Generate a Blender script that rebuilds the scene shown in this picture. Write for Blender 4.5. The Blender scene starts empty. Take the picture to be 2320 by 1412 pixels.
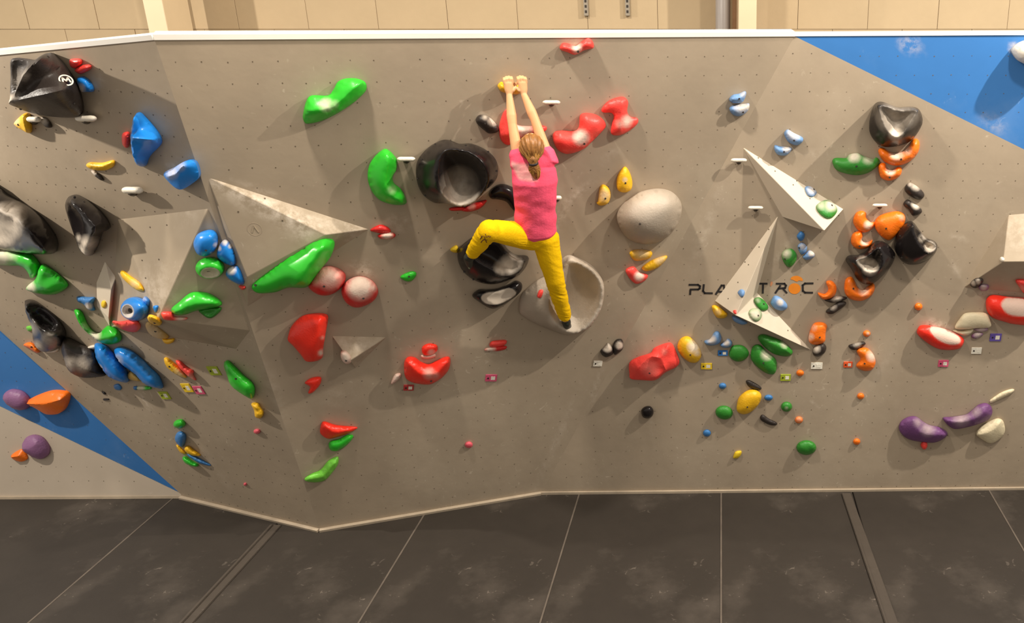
import bpy, bmesh, math, random
import numpy as np
from mathutils import Vector, Matrix, noise
from mathutils.bvhtree import BVHTree
from mathutils.geometry import delaunay_2d_cdt

# ------------------------------------------------------------------ camera, world, lights, exposure
F, PX, PY, CAMZ = 1900.0, 1634.0, 706.0, 4.2      # focal length (px), principal point, camera height (m)
TH = math.atan((PY - 60) / F)
scn = bpy.context.scene
col = scn.collection
cam_d = bpy.data.cameras.new('camera'); cam = bpy.data.objects.new('camera', cam_d); col.objects.link(cam)
cam.location = (0, 0, CAMZ); cam.rotation_euler = (math.pi/2 - TH, 0, 0)
cam_d.sensor_width = 36; cam_d.lens = F/2320*36; cam_d.shift_x = -(PX-1160)/2320
cam_d.clip_end = 100
scn.camera = cam
scn.view_settings.view_transform = 'Standard'; scn.view_settings.look = 'None'
scn.view_settings.exposure = -0.05; scn.view_settings.gamma = 1.0
scn.view_settings.use_curve_mapping = False
w = bpy.data.worlds.new('world'); scn.world = w; w.use_nodes = True
w.node_tree.nodes['Background'].inputs[0].default_value = (1.0, 0.91, 0.80, 1)
w.node_tree.nodes['Background'].inputs[1].default_value = 0.56

def area(name, loc, target, size, power, color=(1, .915, .80), sy=None):
    d = bpy.data.lights.new(name, 'AREA'); d.energy = power; d.size = size; d.color = color
    if sy: d.shape = 'RECTANGLE'; d.size_y = sy
    o = bpy.data.objects.new(name, d); col.objects.link(o); o.location = loc
    o.rotation_euler = (Vector(target) - Vector(loc)).to_track_quat('-Z', 'Y').to_euler()
    return o
area('hall_or_fill_lamp', (4.4, 4.95, 7.0), (1.2, 6.6, 1.6), 0.09, 430)
area('hall_or_fill_lamp', (2.6, 3.3, 7.2), (0.9, 6.6, 1.0), 0.3, 150)  # added fill light at front right, stands for no known lamp
area('hall_or_fill_lamp', (-7.7, 4.9, 5.4), (-4.2, 6.2, 1.8), 0.1, 250)
area('hall_or_fill_lamp', (-2.2, 4.0, 7.2), (-1.4, 6.6, 1.2), 0.3, 230)
area('hall_or_fill_lamp', (-2.6, 7.7, 6.4), (-2.6, 9.0, 4.0), 1.0, 28, (1, .84, .62), 8.0)  # unseen strip light aimed at the block wall behind

# ------------------------------------------------------------------ maths
CO = np.array([0, 0, CAMZ])
def ray(x, y):
    dx = (x-PX)/F; dy = (PY-y)/F
    return np.array([dx, dy*math.sin(TH)+math.cos(TH), dy*math.cos(TH)-math.sin(TH)])
def rays(P):
    P = np.asarray(P, float); dx = (P[:, 0]-PX)/F; dy = (PY-P[:, 1])/F
    return np.stack([dx, dy*math.sin(TH)+math.cos(TH), dy*math.cos(TH)-math.sin(TH)], 1)
def atY(x, y, Y): r = ray(x, y); return CO + r*Y/r[1]
def atZ(x, y, Z): r = ray(x, y); return CO + r*(Z-CAMZ)/r[2]
def plane(a, b, c):
    n = np.cross(b-a, c-a); n /= np.linalg.norm(n)
    if np.dot(n, CO-a) < 0: n = -n
    return a, n
def hit(x, y, p, off=0.0):
    r = ray(x, y); a, n = p; a = a + n*off
    return CO + r*np.dot(a-CO, n)/np.dot(r, n)
def hits(P, p):
    r = rays(P); a, n = p
    return CO + r*(np.dot(a-CO, n)/(r@n))[:, None]

def lin(c):
    o = []
    for v in c[:3]:
        v /= 255.0; o.append(v/12.92 if v <= .04045 else ((v+.055)/1.055)**2.4)
    return (*o, 1)

# ------------------------------------------------------------------ materials
MATS = {}

def mk(name, rgb, rough=.5, var=.08, scale=4.0, chalk=0, bump=0.0, rgb2=None, scale2=None, spec=.5, detail=6, dust=0.0):
    if name in MATS: return MATS[name]
    m = bpy.data.materials.new(name); m.use_nodes = True; nt = m.node_tree; N = nt.nodes; L = nt.links
    b = N['Principled BSDF']; b.inputs['Roughness'].default_value = rough
    b.inputs['Specular IOR Level'].default_value = spec
    tc = N.new('ShaderNodeTexCoord')
    nz = N.new('ShaderNodeTexNoise'); nz.inputs['Scale'].default_value = scale; nz.inputs['Detail'].default_value = detail
    nz.inputs['Roughness'].default_value = .6
    L.new(tc.outputs['Object'], nz.inputs['Vector'])
    rp = N.new('ShaderNodeValToRGB'); c = lin(rgb)
    rp.color_ramp.elements[0].position = .3; rp.color_ramp.elements[1].position = .7
    rp.color_ramp.elements[0].color = (*[v*(1-var) for v in c[:3]], 1)
    rp.color_ramp.elements[1].color = (*[min(1, v*(1+var)) for v in c[:3]], 1)
    L.new(nz.outputs['Fac'], rp.inputs['Fac']); out = rp.outputs['Color']
    def mix(a, fac, c2):
        mx = N.new('ShaderNodeMix'); mx.data_type = 'RGBA'; L.new(fac, mx.inputs['Factor']); L.new(a, mx.inputs['A'])
        mx.inputs['B'].default_value = c2; return mx.outputs['Result']
    def ramp(src, p0, p1, v1=1.0):
        r = N.new('ShaderNodeMapRange'); r.inputs['From Min'].default_value = p0; r.inputs['From Max'].default_value = p1
        r.inputs['To Max'].default_value = v1; L.new(src, r.inputs['Value']); return r.outputs['Result']
    if dust:     # chalk dust: broad faint blotches and short scuffs
        n2 = N.new('ShaderNodeTexNoise'); n2.inputs['Scale'].default_value = scale2 or 1.1; n2.inputs['Detail'].default_value = 9
        n2.inputs['Roughness'].default_value = .62
        L.new(tc.outputs['Object'], n2.inputs['Vector'])
        out = mix(out, ramp(n2.outputs['Fac'], .52, .85, dust), lin(rgb2 or (215, 205, 190)))
        n3 = N.new('ShaderNodeTexNoise'); n3.inputs['Scale'].default_value = 14; n3.inputs['Detail'].default_value = 3
        n3.inputs['Distortion'].default_value = 1.5
        L.new(tc.outputs['Object'], n3.inputs['Vector'])
        ml = N.new('ShaderNodeMath'); ml.operation = 'MULTIPLY'
        L.new(ramp(n3.outputs['Fac'], .66, .74, dust*1.6), ml.inputs[0]); L.new(ramp(n2.outputs['Fac'], .48, .6), ml.inputs[1])
        out = mix(out, ml.outputs[0], lin(rgb2 or (215, 205, 190)))
    if chalk:
        at = N.new('ShaderNodeAttribute'); at.attribute_name = 'chalk'
        n4 = N.new('ShaderNodeTexNoise'); n4.inputs['Scale'].default_value = 22; n4.inputs['Detail'].default_value = 5
        L.new(tc.outputs['Object'], n4.inputs['Vector'])
        ad = N.new('ShaderNodeMath'); ad.operation = 'MULTIPLY' if dust else 'MULTIPLY_ADD'
        if dust: n4.inputs['Scale'].default_value = 11; n4.inputs['Detail'].default_value = 8; n4.inputs['Roughness'].default_value = .7
        L.new(at.outputs['Fac'], ad.inputs[0]); L.new(ramp(n4.outputs['Fac'], *((.42, .62, 1.5) if dust else (.3, .6, .35))), ad.inputs[1])
        if not dust: L.new(at.outputs['Fac'], ad.inputs[2])
        cl = N.new('ShaderNodeClamp'); cl.inputs['Max'].default_value = .88; L.new(ad.outputs[0], cl.inputs['Value'])
        out = mix(out, cl.outputs[0], lin((222, 208, 190)))
        rr = N.new('ShaderNodeMapRange'); rr.inputs['To Min'].default_value = rough; rr.inputs['To Max'].default_value = .9
        L.new(at.outputs['Fac'], rr.inputs['Value']); L.new(rr.outputs['Result'], b.inputs['Roughness'])
    L.new(out, b.inputs['Base Color'])
    if bump:
        bp = N.new('ShaderNodeBump'); bp.inputs['Strength'].default_value = bump; bp.inputs['Distance'].default_value = .01
        n5 = N.new('ShaderNodeTexNoise'); n5.inputs['Scale'].default_value = scale*8; n5.inputs['Detail'].default_value = 4
        L.new(tc.outputs['Object'], n5.inputs['Vector'])
        L.new(n5.outputs['Fac'], bp.inputs['Height']); L.new(bp.outputs[0], b.inputs['Normal'])
    MATS[name] = m
    return m

GREY = mk('wall_grey_paint', (165, 149, 128), .62, .10, 1.4, chalk=1, dust=.4, rgb2=(200, 186, 164), bump=.15, spec=.3)
GREYL = mk('wall_lighter_grey', (188, 174, 156), .6, .05, 1.6, dust=.2, rgb2=(215, 205, 190), spec=.3)  # lighter grey for the lower left panel
BLUEP = mk('wall_blue_paint', (58, 118, 184), .5, .06, 1.5, chalk=1, dust=.22, rgb2=(170, 190, 215), spec=.3)
VOLG = mk('volume_grey_paint', (166, 150, 128), .6, .06, 2.5, chalk=1, dust=.3, rgb2=(214, 200, 178), spec=.3)
VOLLIT = mk('volume_paint_lit', (214, 200, 178), .6, .04, 2.5, chalk=1, dust=.2, spec=.3)  # paler copy of the volume paint, strong lamp light put into it
TRIMLIT = mk('trim_lit_white', (250, 244, 234), .5, .03, 3)  # plywood top edge, glare from above put into its white
CREAM = mk('cream_block_paint', (184, 163, 131), .75, .07, 1.2, bump=.3, spec=.2)
MORTAR = mk('mortar', (180, 157, 120), .9, .08, 3, spec=.1)
COLM = mk('column_paint', (222, 200, 165), .6, .05, 2)
BOARD = mk('skirting_grey', (176, 160, 138), .7, .12, 6, dust=.2)
MATM = mk('crash_mat_vinyl', (54, 48, 42), .62, .14, 1.7, dust=.34, rgb2=(150, 138, 126), scale2=.9, bump=.2, spec=.35)
COVER = mk('mat_cover_strip_vinyl', (74, 66, 58), .55, .12, 4, dust=.25, rgb2=(150, 138, 126))
SEAM = mk('dusty_seam', (98, 88, 78), .8, .2, 6)
NUT = mk('bolt_hole_dusty', (98, 84, 66), .8, .2, 10)
DARK = mk('bolt_black', (42, 34, 28), .45, .1, 10)
PIPE = mk('grey_pipe', (150, 143, 138), .4, .05, 3)
WOOD = mk('brown_batten', (120, 88, 58), .7, .2, 5)
STEEL = mk('slotted_steel', (150, 140, 125), .4, .1, 8)
INK = mk('black_lettering', (38, 34, 33), .6, .1, 9)
INKO = mk('orange_lettering', (226, 132, 30), .6, .08, 9)
C = {}
DISH = None
for nm, rgb, ro in [('green', (46, 188, 44), .32), ('dgreen', (50, 136, 44), .45), ('lime', (112, 196, 62), .4),
                    ('red', (255, 52, 34), .36), ('coral', (255, 74, 66), .42), ('dred', (214, 40, 38), .4),
                    ('blue', (28, 130, 218), .3), ('lblue', (112, 152, 200), .5), ('mblue', (60, 122, 184), .45),
                    ('yellow', (240, 186, 28), .45), ('tan', (216, 176, 92), .5), ('orange', (255, 122, 22), .4),
                    ('black', (31, 27, 27), .24), ('charcoal', (54, 47, 43), .45), ('purple', (112, 68, 118), .5),
                    ('mauve', (142, 98, 138), .5), ('white', (232, 222, 204), .45), ('cream', (226, 212, 178), .5),
                    ('grey', (174, 160, 142), .5), ('pink', (232, 98, 112), .45), ('shell', (226, 188, 172), .5),
                    ('olive', (160, 174, 40), .5), ('tagyellow', (236, 200, 40), .5), ('tagpink', (214, 84, 120), .5),
                    ('tagblue', (44, 118, 196), .5), ('tagorange', (238, 92, 40), .5), ('tagpurple', (96, 78, 160), .5),
                    ('tagwhite', (236, 230, 214), .5), ('tagred', (176, 52, 50), .5)]:
    C[nm] = mk('hold_'+nm, rgb, ro, .05, 9, chalk=1, spec=.32 if nm in ('black', 'charcoal') else .5, bump=.25 if nm not in ('black', 'green', 'blue') else .05)

# ------------------------------------------------------------------ object helpers
def tag(o, label=None, cat=None, group=None, kind=None):
    if label: o['label'] = label
    if cat: o['category'] = cat
    if group: o['group'] = group
    if kind: o['kind'] = kind
    return o
def link(name, me, m=None, parent=None, loc=None):
    o = bpy.data.objects.new(name, me); col.objects.link(o)
    if m is not None and me is not None and not me.materials: me.materials.append(m)
    if loc is not None: o.location = loc
    if parent is not None: o.parent = parent
    return o
def mesh(name, V, Fc, smooth=False):
    me = bpy.data.meshes.new(name); me.from_pydata([tuple(v) for v in V], [], Fc); me.update()
    bm = bmesh.new(); bm.from_mesh(me); bmesh.ops.recalc_face_normals(bm, faces=bm.faces); bm.to_mesh(me); bm.free()
    if smooth: me.shade_smooth()
    return me
def bm_mesh(name, bm, smooth=False):
    me = bpy.data.meshes.new(name); bm.to_mesh(me); bm.free()
    if smooth: me.shade_smooth()
    return me
def box_bm(sx, sy, sz, bev=0.0, seg=1):
    bm = bmesh.new(); bmesh.ops.create_cube(bm, size=1)
    bmesh.ops.scale(bm, vec=(sx, sy, sz), verts=bm.verts)
    if bev: bmesh.ops.bevel(bm, geom=bm.edges[:], offset=bev, segments=seg, affect='EDGES')
    return bm
def box(name, lo, hi, m, parent=None, bev=0.0):
    lo = Vector(lo); hi = Vector(hi); s = hi-lo
    return link(name, bm_mesh(name, box_bm(*s, bev)), m, parent, (lo+hi)/2)
def prism(name, pts, n, th, m, parent=None, kind='structure'):
    """slab: polygon pts (3D) extruded back along -n by th"""
    pts = [np.asarray(p) for p in pts]; c = sum(pts)/len(pts); k = len(pts)
    V = [p-c for p in pts] + [p-c-n*th for p in pts]
    Fc = [tuple(range(k)), tuple(range(2*k-1, k-1, -1))] + [(i, (i+1) % k, k+(i+1) % k, k+i) for i in range(k)]
    o = link(name, mesh(name, V, Fc), m, parent, c)
    if kind: o['kind'] = kind
    return o

def pip(P, poly):
    P = np.asarray(P, float); poly = np.asarray(poly, float); x, y = P[:, 0], P[:, 1]; ins = np.zeros(len(P), bool)
    j = len(poly)-1
    for i in range(len(poly)):
        xi, yi = poly[i]; xj, yj = poly[j]
        if yi != yj:
            c = ((yi > y) != (yj > y)) & (x < (xj-xi)*(y-yi)/(yj-yi)+xi); ins ^= c
        j = i
    return ins
def dseg(P, pts, closed=True):
    P = np.asarray(P, float); a = np.asarray(pts, float)
    b = np.roll(a, -1, 0) if closed else a[1:]
    if not closed: a = a[:-1]
    d = b-a; L2 = (d**2).sum(1)+1e-12
    t = np.clip(((P[:, None]-a[None])*d[None]).sum(2)/L2, 0, 1)
    return np.sqrt((((P[:, None]-a[None])-t[..., None]*d[None])**2).sum(2)).min(1)

def resample(P, s):
    P = np.asarray(P, float); out = []
    for i in range(len(P)):
        a = P[i]; b = P[(i+1) % len(P)]; k = max(1, int(round(np.linalg.norm(b-a)/s)))
        for j in range(k): out.append(a+(b-a)*j/k)
    return np.array(out)
# ------------------------------------------------------------------ the climbing wall
A = atY(350, 90, 5.3); B = atZ(725, 1203, 0.0); Cc = atZ(412, 1128, 0.0); D = atZ(1225, 1119, 0.0)
E_ = atZ(2320, 1108, 0.0); G = atZ(0, 1130, 0.0)
PL = plane(A, B, Cc); PC = plane(A, B, D)
T = hit(1800, 82, PC); PR = plane(D, T, E_)
def px(*a): return [np.array(p) for p in a]
TR = hit(2560, 78, PR)                       # top right, outside the frame
LT = hit(-160, 140, PL); LM = hit(0, 735, PL)
# lower left facets
Q0 = hit(410, 1120, PL); Q1 = hit(-160, 605, PL)
BLp = atY(0, 920, 7.02); PBL = plane(Q0, hit(0, 735, PL), BLp)
Q2 = hit(-160, 846, PBL)
PLL = plane(Q0, BLp, G)
walls = []
SMUDGE = [  # chalk worn into the paint: x, y, half length, half width (px), tilt (deg), strength
    (1265, 500, 60, 12, -62, .5), (1300, 445, 60, 10, -40, .45), (1385, 350, 40, 8, -40, .2), (820, 612, 36, 26, 0, .5), (905, 505, 30, 22, 0, .35), (2125, 738, 36, 16, 15, .6),
    (2240, 668, 40, 12, 10, .4), (1300, 85, 26, 14, 0, .35), (1410, 285, 26, 22, 0, .3), (1100, 262, 28, 14, 20, .35), (1850, 350, 30, 14, 0, .2),
    (1955, 545, 5, 40, 10, .4), (2170, 540, 22, 9, 10, .4), (2165, 610, 8, 24, -20, .3), (395, 385, 24, 14, 0, .5), (560, 600, 8, 60, -15, .25),
    (1260, 1000, 8, 150, 24, .25), (1350, 880, 6, 60, 20, .3), (330, 910, 40, 5, 55, .45), (282, 902, 22, 4, 50, .5), (350, 300, 40, 9, 15, .12),
    (620, 880, 16, 90, -22, .2), (470, 1040, 14, 110, -38, .15), (230, 175, 10, 16, 0, .3), (1890, 650, 80, 10, -48, .3), (1780, 560, 70, 8, -55, .3), (2000, 830, 90, 8, -60, .2),
    (1845, 915, 4, 8, -30, .7), (1500, 860, 60, 8, -65, .15), (980, 790, 22, 12, 0, .3), (1125, 802, 30, 5, -4, .4), (2060, 100, 30, 22, 20, .5), (2300, 108, 16, 13, 0, .7),
    (2095, 118, 5, 5, 0, .7), (2250, 280, 40, 20, 30, .25), (1600, 520, 14, 130, 18, .2), (1480, 980, 5, 50, -10, .2), (590, 430, 90, 8, 20, .3), (760, 900, 60, 30, 0, .12)]
def wall(name, pts, p, m):
    pts = [np.asarray(q) for q in pts]; n = p[1]; u = np.cross(np.array([0, 0, 1.0]), n); u /= np.linalg.norm(u); v = np.cross(n, u)
    c = sum(pts)/len(pts); poly = np.array([((q-c)@u, (q-c)@v) for q in pts]); s = .032
    Bd = resample(poly, .08); nb = len(Bd); lo, hi = poly.min(0), poly.max(0)
    g = np.array([(x, y) for y in np.arange(lo[1]+s/2, hi[1], s) for x in np.arange(lo[0]+s/2, hi[0], s)])
    g = g[pip(g, poly)]; g = g[dseg(g, poly) > s*.6]
    res_ = delaunay_2d_cdt([Vector(q) for q in np.concatenate([Bd, g])], [(i, (i+1) % nb) for i in range(nb)], [list(range(nb))], 1, 1e-5)
    V2 = np.array([tuple(q) for q in res_[0]]); FC = [tuple(f) for f in res_[2]]; k = len(V2)
    bi = sorted([i for i in range(k) if any(q < nb for q in res_[3][i])], key=lambda i: min(q for q in res_[3][i] if q < nb))
    W = V2[:, :1]*u+V2[:, 1:]*v; V = list(W)+[W[i]-n*.03 for i in bi]; L = len(bi)
    FC += [(bi[i], bi[(i+1) % L], k+(i+1) % L, k+i) for i in range(L)]+[tuple(k+i for i in range(L))[::-1]]
    me = mesh(name, V, FC); at = me.attributes.new('chalk', 'FLOAT', 'POINT')
    d = W+c-CO; f = d[:, 1]*math.cos(TH)-d[:, 2]*math.sin(TH); X = PX+F*d[:, 0]/f; Y = PY-F*(d[:, 1]*math.sin(TH)+d[:, 2]*math.cos(TH))/f
    ch = np.zeros(len(V))
    for sx_, sy_, ra, rb, rt, st in SMUDGE:
        ct, sn = math.cos(math.radians(rt)), math.sin(math.radians(rt)); a_ = ((X-sx_)*ct+(Y-sy_)*sn)/ra; b_ = (-(X-sx_)*sn+(Y-sy_)*ct)/rb
        ch[:k] = np.maximum(ch[:k], st*.8*np.clip(1.2-np.sqrt(a_**2+b_**2), 0, 1))
    at.data.foreach_set('value', ch)
    o = link(name, me, m, None, c); o['kind'] = 'structure'; walls.append((o, pts, p)); return o
wl = wall('wall_left', [A, LT, Q1, Q0, Cc, B], PL, GREY)
wc = wall('wall_centre', [A, B, D, T], PC, GREY)
BR1 = hit(2560, 457, PR)
wr = wall('wall_right', [T, D, hit(2560, 1106, PR), BR1], PR, GREY)
wb = wall('wall_right_blue', [T, BR1, TR], PR, BLUEP)
wlb = wall('wall_left_blue', [Q0, Q1, Q2], PBL, BLUEP)
wll = wall('wall_left_lower', [Q0, Q2, hit(-160, 1131, PLL), Cc], PLL, GREYL)

def strip(name, a, b, p, up, th, m, back=.03, proud=.008, kind='structure'):
    """strip along the edge a-b, 'up' metres tall in the wall plane, standing 'proud' of it"""
    n = p[1]; d = (b-a)/np.linalg.norm(b-a); u = np.cross(n, d)
    if u[2] < 0: u = -u
    q = [a, b, b+u*up, a+u*up]; q = [v+n*proud for v in q]
    return prism(name, q, n, th, m, kind=kind)
strip('trim_1', LT, A, PL, .03, .08, TRIMLIT)
strip('trim_2', A, T, PC, .033, .08, TRIMLIT)
strip('trim_3', T, TR, PR, .026, .08, TRIMLIT)
strip('baseboard_left', Cc, B, PL, .028, .06, BOARD, proud=.03)
strip('baseboard_centre', B, D, PC, .03, .06, BOARD, proud=.03)
strip('baseboard_right', D, hit(2560, 1106, PR), PR, .026, .05, BOARD, proud=.02)
strip('baseboard_left_lower', hit(-160, 1131, PLL), Cc, PLL, .024, .05, BOARD, proud=.02)

def tnuts(o, pts, p, sx, sz, ox=0, oz=0, r=.0042, seed=1):
    """bolt holes in a grid over one panel, as one mesh of small sunken dark sockets"""
    rnd = random.Random(seed); n = p[1]; u = np.cross(np.array([0, 0, 1.0]), n); u /= np.linalg.norm(u)
    v = np.cross(n, u); c = sum(pts)/len(pts)
    poly = [((q-c)@u, (q-c)@v) for q in pts]
    us = [q[0] for q in poly]; vs = [q[1] for q in poly]; V = []; Fc = []
    g = [(ox+sx*i, oz+sz*j) for i in range(-40, 41) for j in range(-40, 41)]
    g = [q for q in g if min(us) < q[0] < max(us) and min(vs) < q[1] < max(vs)]
    ok = pip(g, poly) & (dseg(g, poly) > .045)
    for q, k in zip(g, ok):
        if not k or rnd.random() < .05: continue
        a = rnd.uniform(0, 1); ce = u*(q[0]+rnd.uniform(-.003, .003))+v*(q[1]+rnd.uniform(-.003, .003)); i0 = len(V)
        rr = r*rnd.uniform(.75, 1.15)
        for s in range(6):
            t = a+s*math.pi/3; V.append(ce+(u*math.cos(t)+v*math.sin(t))*rr+n*.0012)
        Fc.append(tuple(range(i0, i0+6)))
    me = bpy.data.meshes.new('bolt_hole'); me.from_pydata([tuple(q) for q in V], [], Fc)
    h = link('bolt_hole', me, NUT, o); h['kind'] = 'stuff'
    h.location = Vector(c)-o.location
    return h
for k, (o, pts, p) in enumerate(walls):
    if o in (wlb, wll): tnuts(o, pts, p, .142, .142, seed=k, r=.004)
    elif o is wl: tnuts(o, pts, p, .1, .142, seed=k, r=.005)
    else: tnuts(o, pts, p, .142, .142, seed=k)

# ------------------------------------------------------------------ floor of crash mats
floor = box('floor', (-9, -1, -.42), (4.6, 9.1, -.32), SEAM); floor['kind'] = 'structure'
def sx_at(x, y): return float(atZ(x, y, 0)[0])
seams = [-9, sx_at(385, 1135), sx_at(625, 1190), sx_at(965, 1160), sx_at(1310, 1127), sx_at(1634, 1123), sx_at(1950, 1180), sx_at(2245, 1118), 4.6]
for a, b in zip(seams[:-1], seams[1:]):
    m = box('crash_mat', (a+.004, -1, -.32), (b-.004, 9.1, 0), MATM, floor, .006); m.location -= floor.location
for i, s in enumerate(seams[1:-1]):
    if i in (1, 5): continue
    m = box('seam_tape', (s-.007, -1, -.004), (s+.007, 7.3, .0015), SEAM, floor); m.location -= floor.location
def cover(a, b, wd):
    a = np.array(a); b = np.array(b); d = b-a; L = np.linalg.norm(d); bm = box_bm(wd, L, .012, .005, 2)
    o = link('seam_cover', bm_mesh('seam_cover', bm), COVER, floor, Vector((a+b)/2)-floor.location)
    o.rotation_euler = (0, 0, math.atan2(-d[0], d[1])); return o
def ext(p, q, s, t): p = np.array(p); q = np.array(q); return p+(q-p)*s, p+(q-p)*t
a, b = ext(atZ(628, 1190, .004), atZ(425, 1412, .004), 0.0, 3.0); cover(a, b, .085); 
a2, b2 = ext(atZ(616, 1190, .010), atZ(410, 1412, .010), 0.0, 3.0); cover(a2+np.array([0, 0, .004]), b2+np.array([0, 0, .004]), .03)
a, b = ext(atZ(1917, 1118, .004), atZ(2022, 1412, .004), 0.0, 3.0); cover(a, b, .085)
a2, b2 = ext(atZ(1909, 1118, .010), atZ(2008, 1412, .010), 0.0, 3.0); cover(a2+np.array([0, 0, .004]), b2+np.array([0, 0, .004]), .022)

# ------------------------------------------------------------------ wall behind: painted blocks, columns, pipe, rails
YB = 9.0
wback = box('wall_back', (-10.5, YB+.004, -.4), (4.6, YB+.2, 7.4), MORTAR); wback['kind'] = 'structure'
bme = bm_mesh('concrete_block', box_bm(.7045, .03, .339, .002))
bme.materials.append(CREAM)
rnd = random.Random(5)
for r in range(6):
    z = 3.66+.342*r
    for k in range(21):
        x = -10.2+.708*k+(.354 if r % 2 else 0)
        if x > 4.2: continue
        o = link('concrete_block', bme, None, wback, Vector((x, YB-.008+rnd.uniform(-.002, .002), z))-wback.location)
def top_col(name, x0, x1, y0, m, Y0, Y1, label, cat, z0=0.0, z1=7.2, bev=.004, round_=False):
    a = atY(x0, y0, Y0)[0]; b = atY(x1, y0, Y0)[0]
    if round_:
        bm = bmesh.new(); bmesh.ops.create_cone(bm, segments=20, radius1=(b-a)/2, radius2=(b-a)/2, depth=z1-z0, cap_ends=True)
        o = link(name, bm_mesh(name, bm, True), m, None, ((a+b)/2, Y0+(b-a)/2, (z0+z1)/2))
    else: o = box(name, (a, Y0, z0), (b, Y1, z1), m, bev=bev)
    return tag(o, label, cat)
top_col('steel_column', 337, 381, 70, COLM, 8.3, 8.7, 'cream painted column leaning in view behind the top left of the climbing wall', 'column')
top_col('conduit_pipe', 398, 415, 70, CREAM, 8.85, 8.98, 'thin cream pipe on the block wall just right of the left column', 'pipe', round_=True)
top_col('steel_column', 1673, 1714, 40, COLM, 8.4, 8.8, 'cream square column behind the wall top, right of the grey drain pipe', 'column')
top_col('timber_batten', 1659, 1669, 40, WOOD, 8.6, 8.66, 'narrow brown wooden batten between grey pipe and right column', 'batten')
top_col('drain_pipe', 1621, 1655, 40, PIPE, 8.6, 8.8, 'thick grey vertical drain pipe behind the climbing wall top', 'pipe', round_=True)
for x, lb in ((1328, 'left slotted steel rail hanging on the cream block wall'), (1422, 'right slotted steel rail hanging on the cream block wall')):
    p0 = atY(x, 36, 8.93); z0 = p0[2]
    o = box('slotted_rail', (p0[0]-.022, 8.93, z0), (p0[0]+.022, 8.99, 7.0), STEEL, bev=.003)
    tag(o, lb, 'rail', 'slotted rails on the block wall')
    sm = bm_mesh('slot', box_bm(.02, .004, .026, .002)); sm.materials.append(DARK)
    for k in range(14):
        s = link('slot', sm, None, o, (0, -.0315, (z0-7.0)/2+.04+.05*k))

# ------------------------------------------------------------------ ray casting onto walls and volumes
SUR_V, SUR_F = [], []
def add_surface(o):
    i0 = len(SUR_V)
    for v in o.data.vertices: SUR_V.append(tuple(v.co+o.location))
    for f in o.data.polygons: SUR_F.append(tuple(i0+i for i in f.vertices))
for o, _, _ in walls: add_surface(o)
BV = [None]
def rebuild(): BV[0] = BVHTree.FromPolygons([Vector(v) for v in SUR_V], SUR_F)
rebuild()
def cast(x, y):
    l, n, i, d = BV[0].ray_cast(Vector(CO), Vector(ray(x, y)).normalized())
    if l is None: l = Vector(hit(x, y, PR)); n = Vector(PR[1])
    if n.dot(Vector(CO)-l) < 0: n = -n
    return np.array(l), np.array(n)

# ------------------------------------------------------------------ volumes
VOLGROUP = 'grey plywood volumes bolted to the wall'
def volume(label, base, raised, faces, m, p, chalk=(), dots=(), group=VOLGROUP, name='wall_volume', cuts=4):
    """base: px points on the wall plane p; raised: (x, y, h) h metres off the wall; faces index base then raised"""
    V = [hit(x, y, p)-p[1]*.004 for x, y in base] + [hit(x, y, p, h) for x, y, h in raised]
    c = sum(V[:len(base)])/len(base)
    bm = bmesh.new(); vs = [bm.verts.new(tuple(v-c)) for v in V]
    for f in faces: bm.faces.new([vs[i] for i in f])
    bm.faces.new([vs[i] for i in range(len(base))])
    bmesh.ops.recalc_face_normals(bm, faces=bm.faces)
    bmesh.ops.triangulate(bm, faces=bm.faces)
    bmesh.ops.bevel(bm, geom=[e for e in bm.edges if e.calc_face_angle(0) > .15], offset=.0035, segments=1, affect='EDGES')
    bmesh.ops.subdivide_edges(bm, edges=bm.edges[:], cuts=cuts, use_grid_fill=True)
    me = bm_mesh(name, bm); at = me.attributes.new('chalk', 'FLOAT', 'POINT')
    if chalk:
        W = np.array([tuple(v.co) for v in me.vertices])+c
        for i, q in enumerate(W):
            d = q-CO; f = d[1]*math.cos(TH)-d[2]*math.sin(TH); X = PX+F*d[0]/f; Y = PY-F*(d[1]*math.sin(TH)+d[2]*math.cos(TH))/f
            a = 0
            for cx, cy, r, s in chalk: a = max(a, s*max(0, 1-math.hypot(X-cx, Y-cy)/r))
            at.data[i].value = a
    o = link(name, me, m, None, c); tag(o, label, 'volume', group)
    add_surface(o); o['_dots'] = 0; del o['_dots']
    return o, dots
VOLS = []
VOLS.append(volume('large grey triangular volume at left with broad pale front face and yellow banana hold',
    [(265, 495), (472, 470), (568, 750), (536, 792), (250, 742)], [(358, 722, .30)],
    [(0, 1, 5), (1, 2, 5), (2, 3, 5), (3, 4, 5), (4, 0, 5)], VOLG, PL, chalk=[(350, 660, 60, .5), (430, 480, 40, .2)],
    dots=[(300, 520), (340, 515), (378, 510), (322, 590), (360, 588), (330, 630)]))
VOLS.append(volume('slim pale wedge volume at far left carrying one tiny yellow hold',
    [(236, 590), (262, 628), (248, 742), (217, 692), (216, 640)], [(252, 655, .07), (246, 720, .06)],
    [(0, 1, 5), (1, 2, 6, 5), (2, 3, 6), (3, 4, 5, 6), (4, 0, 5)], VOLLIT, PL))
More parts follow.
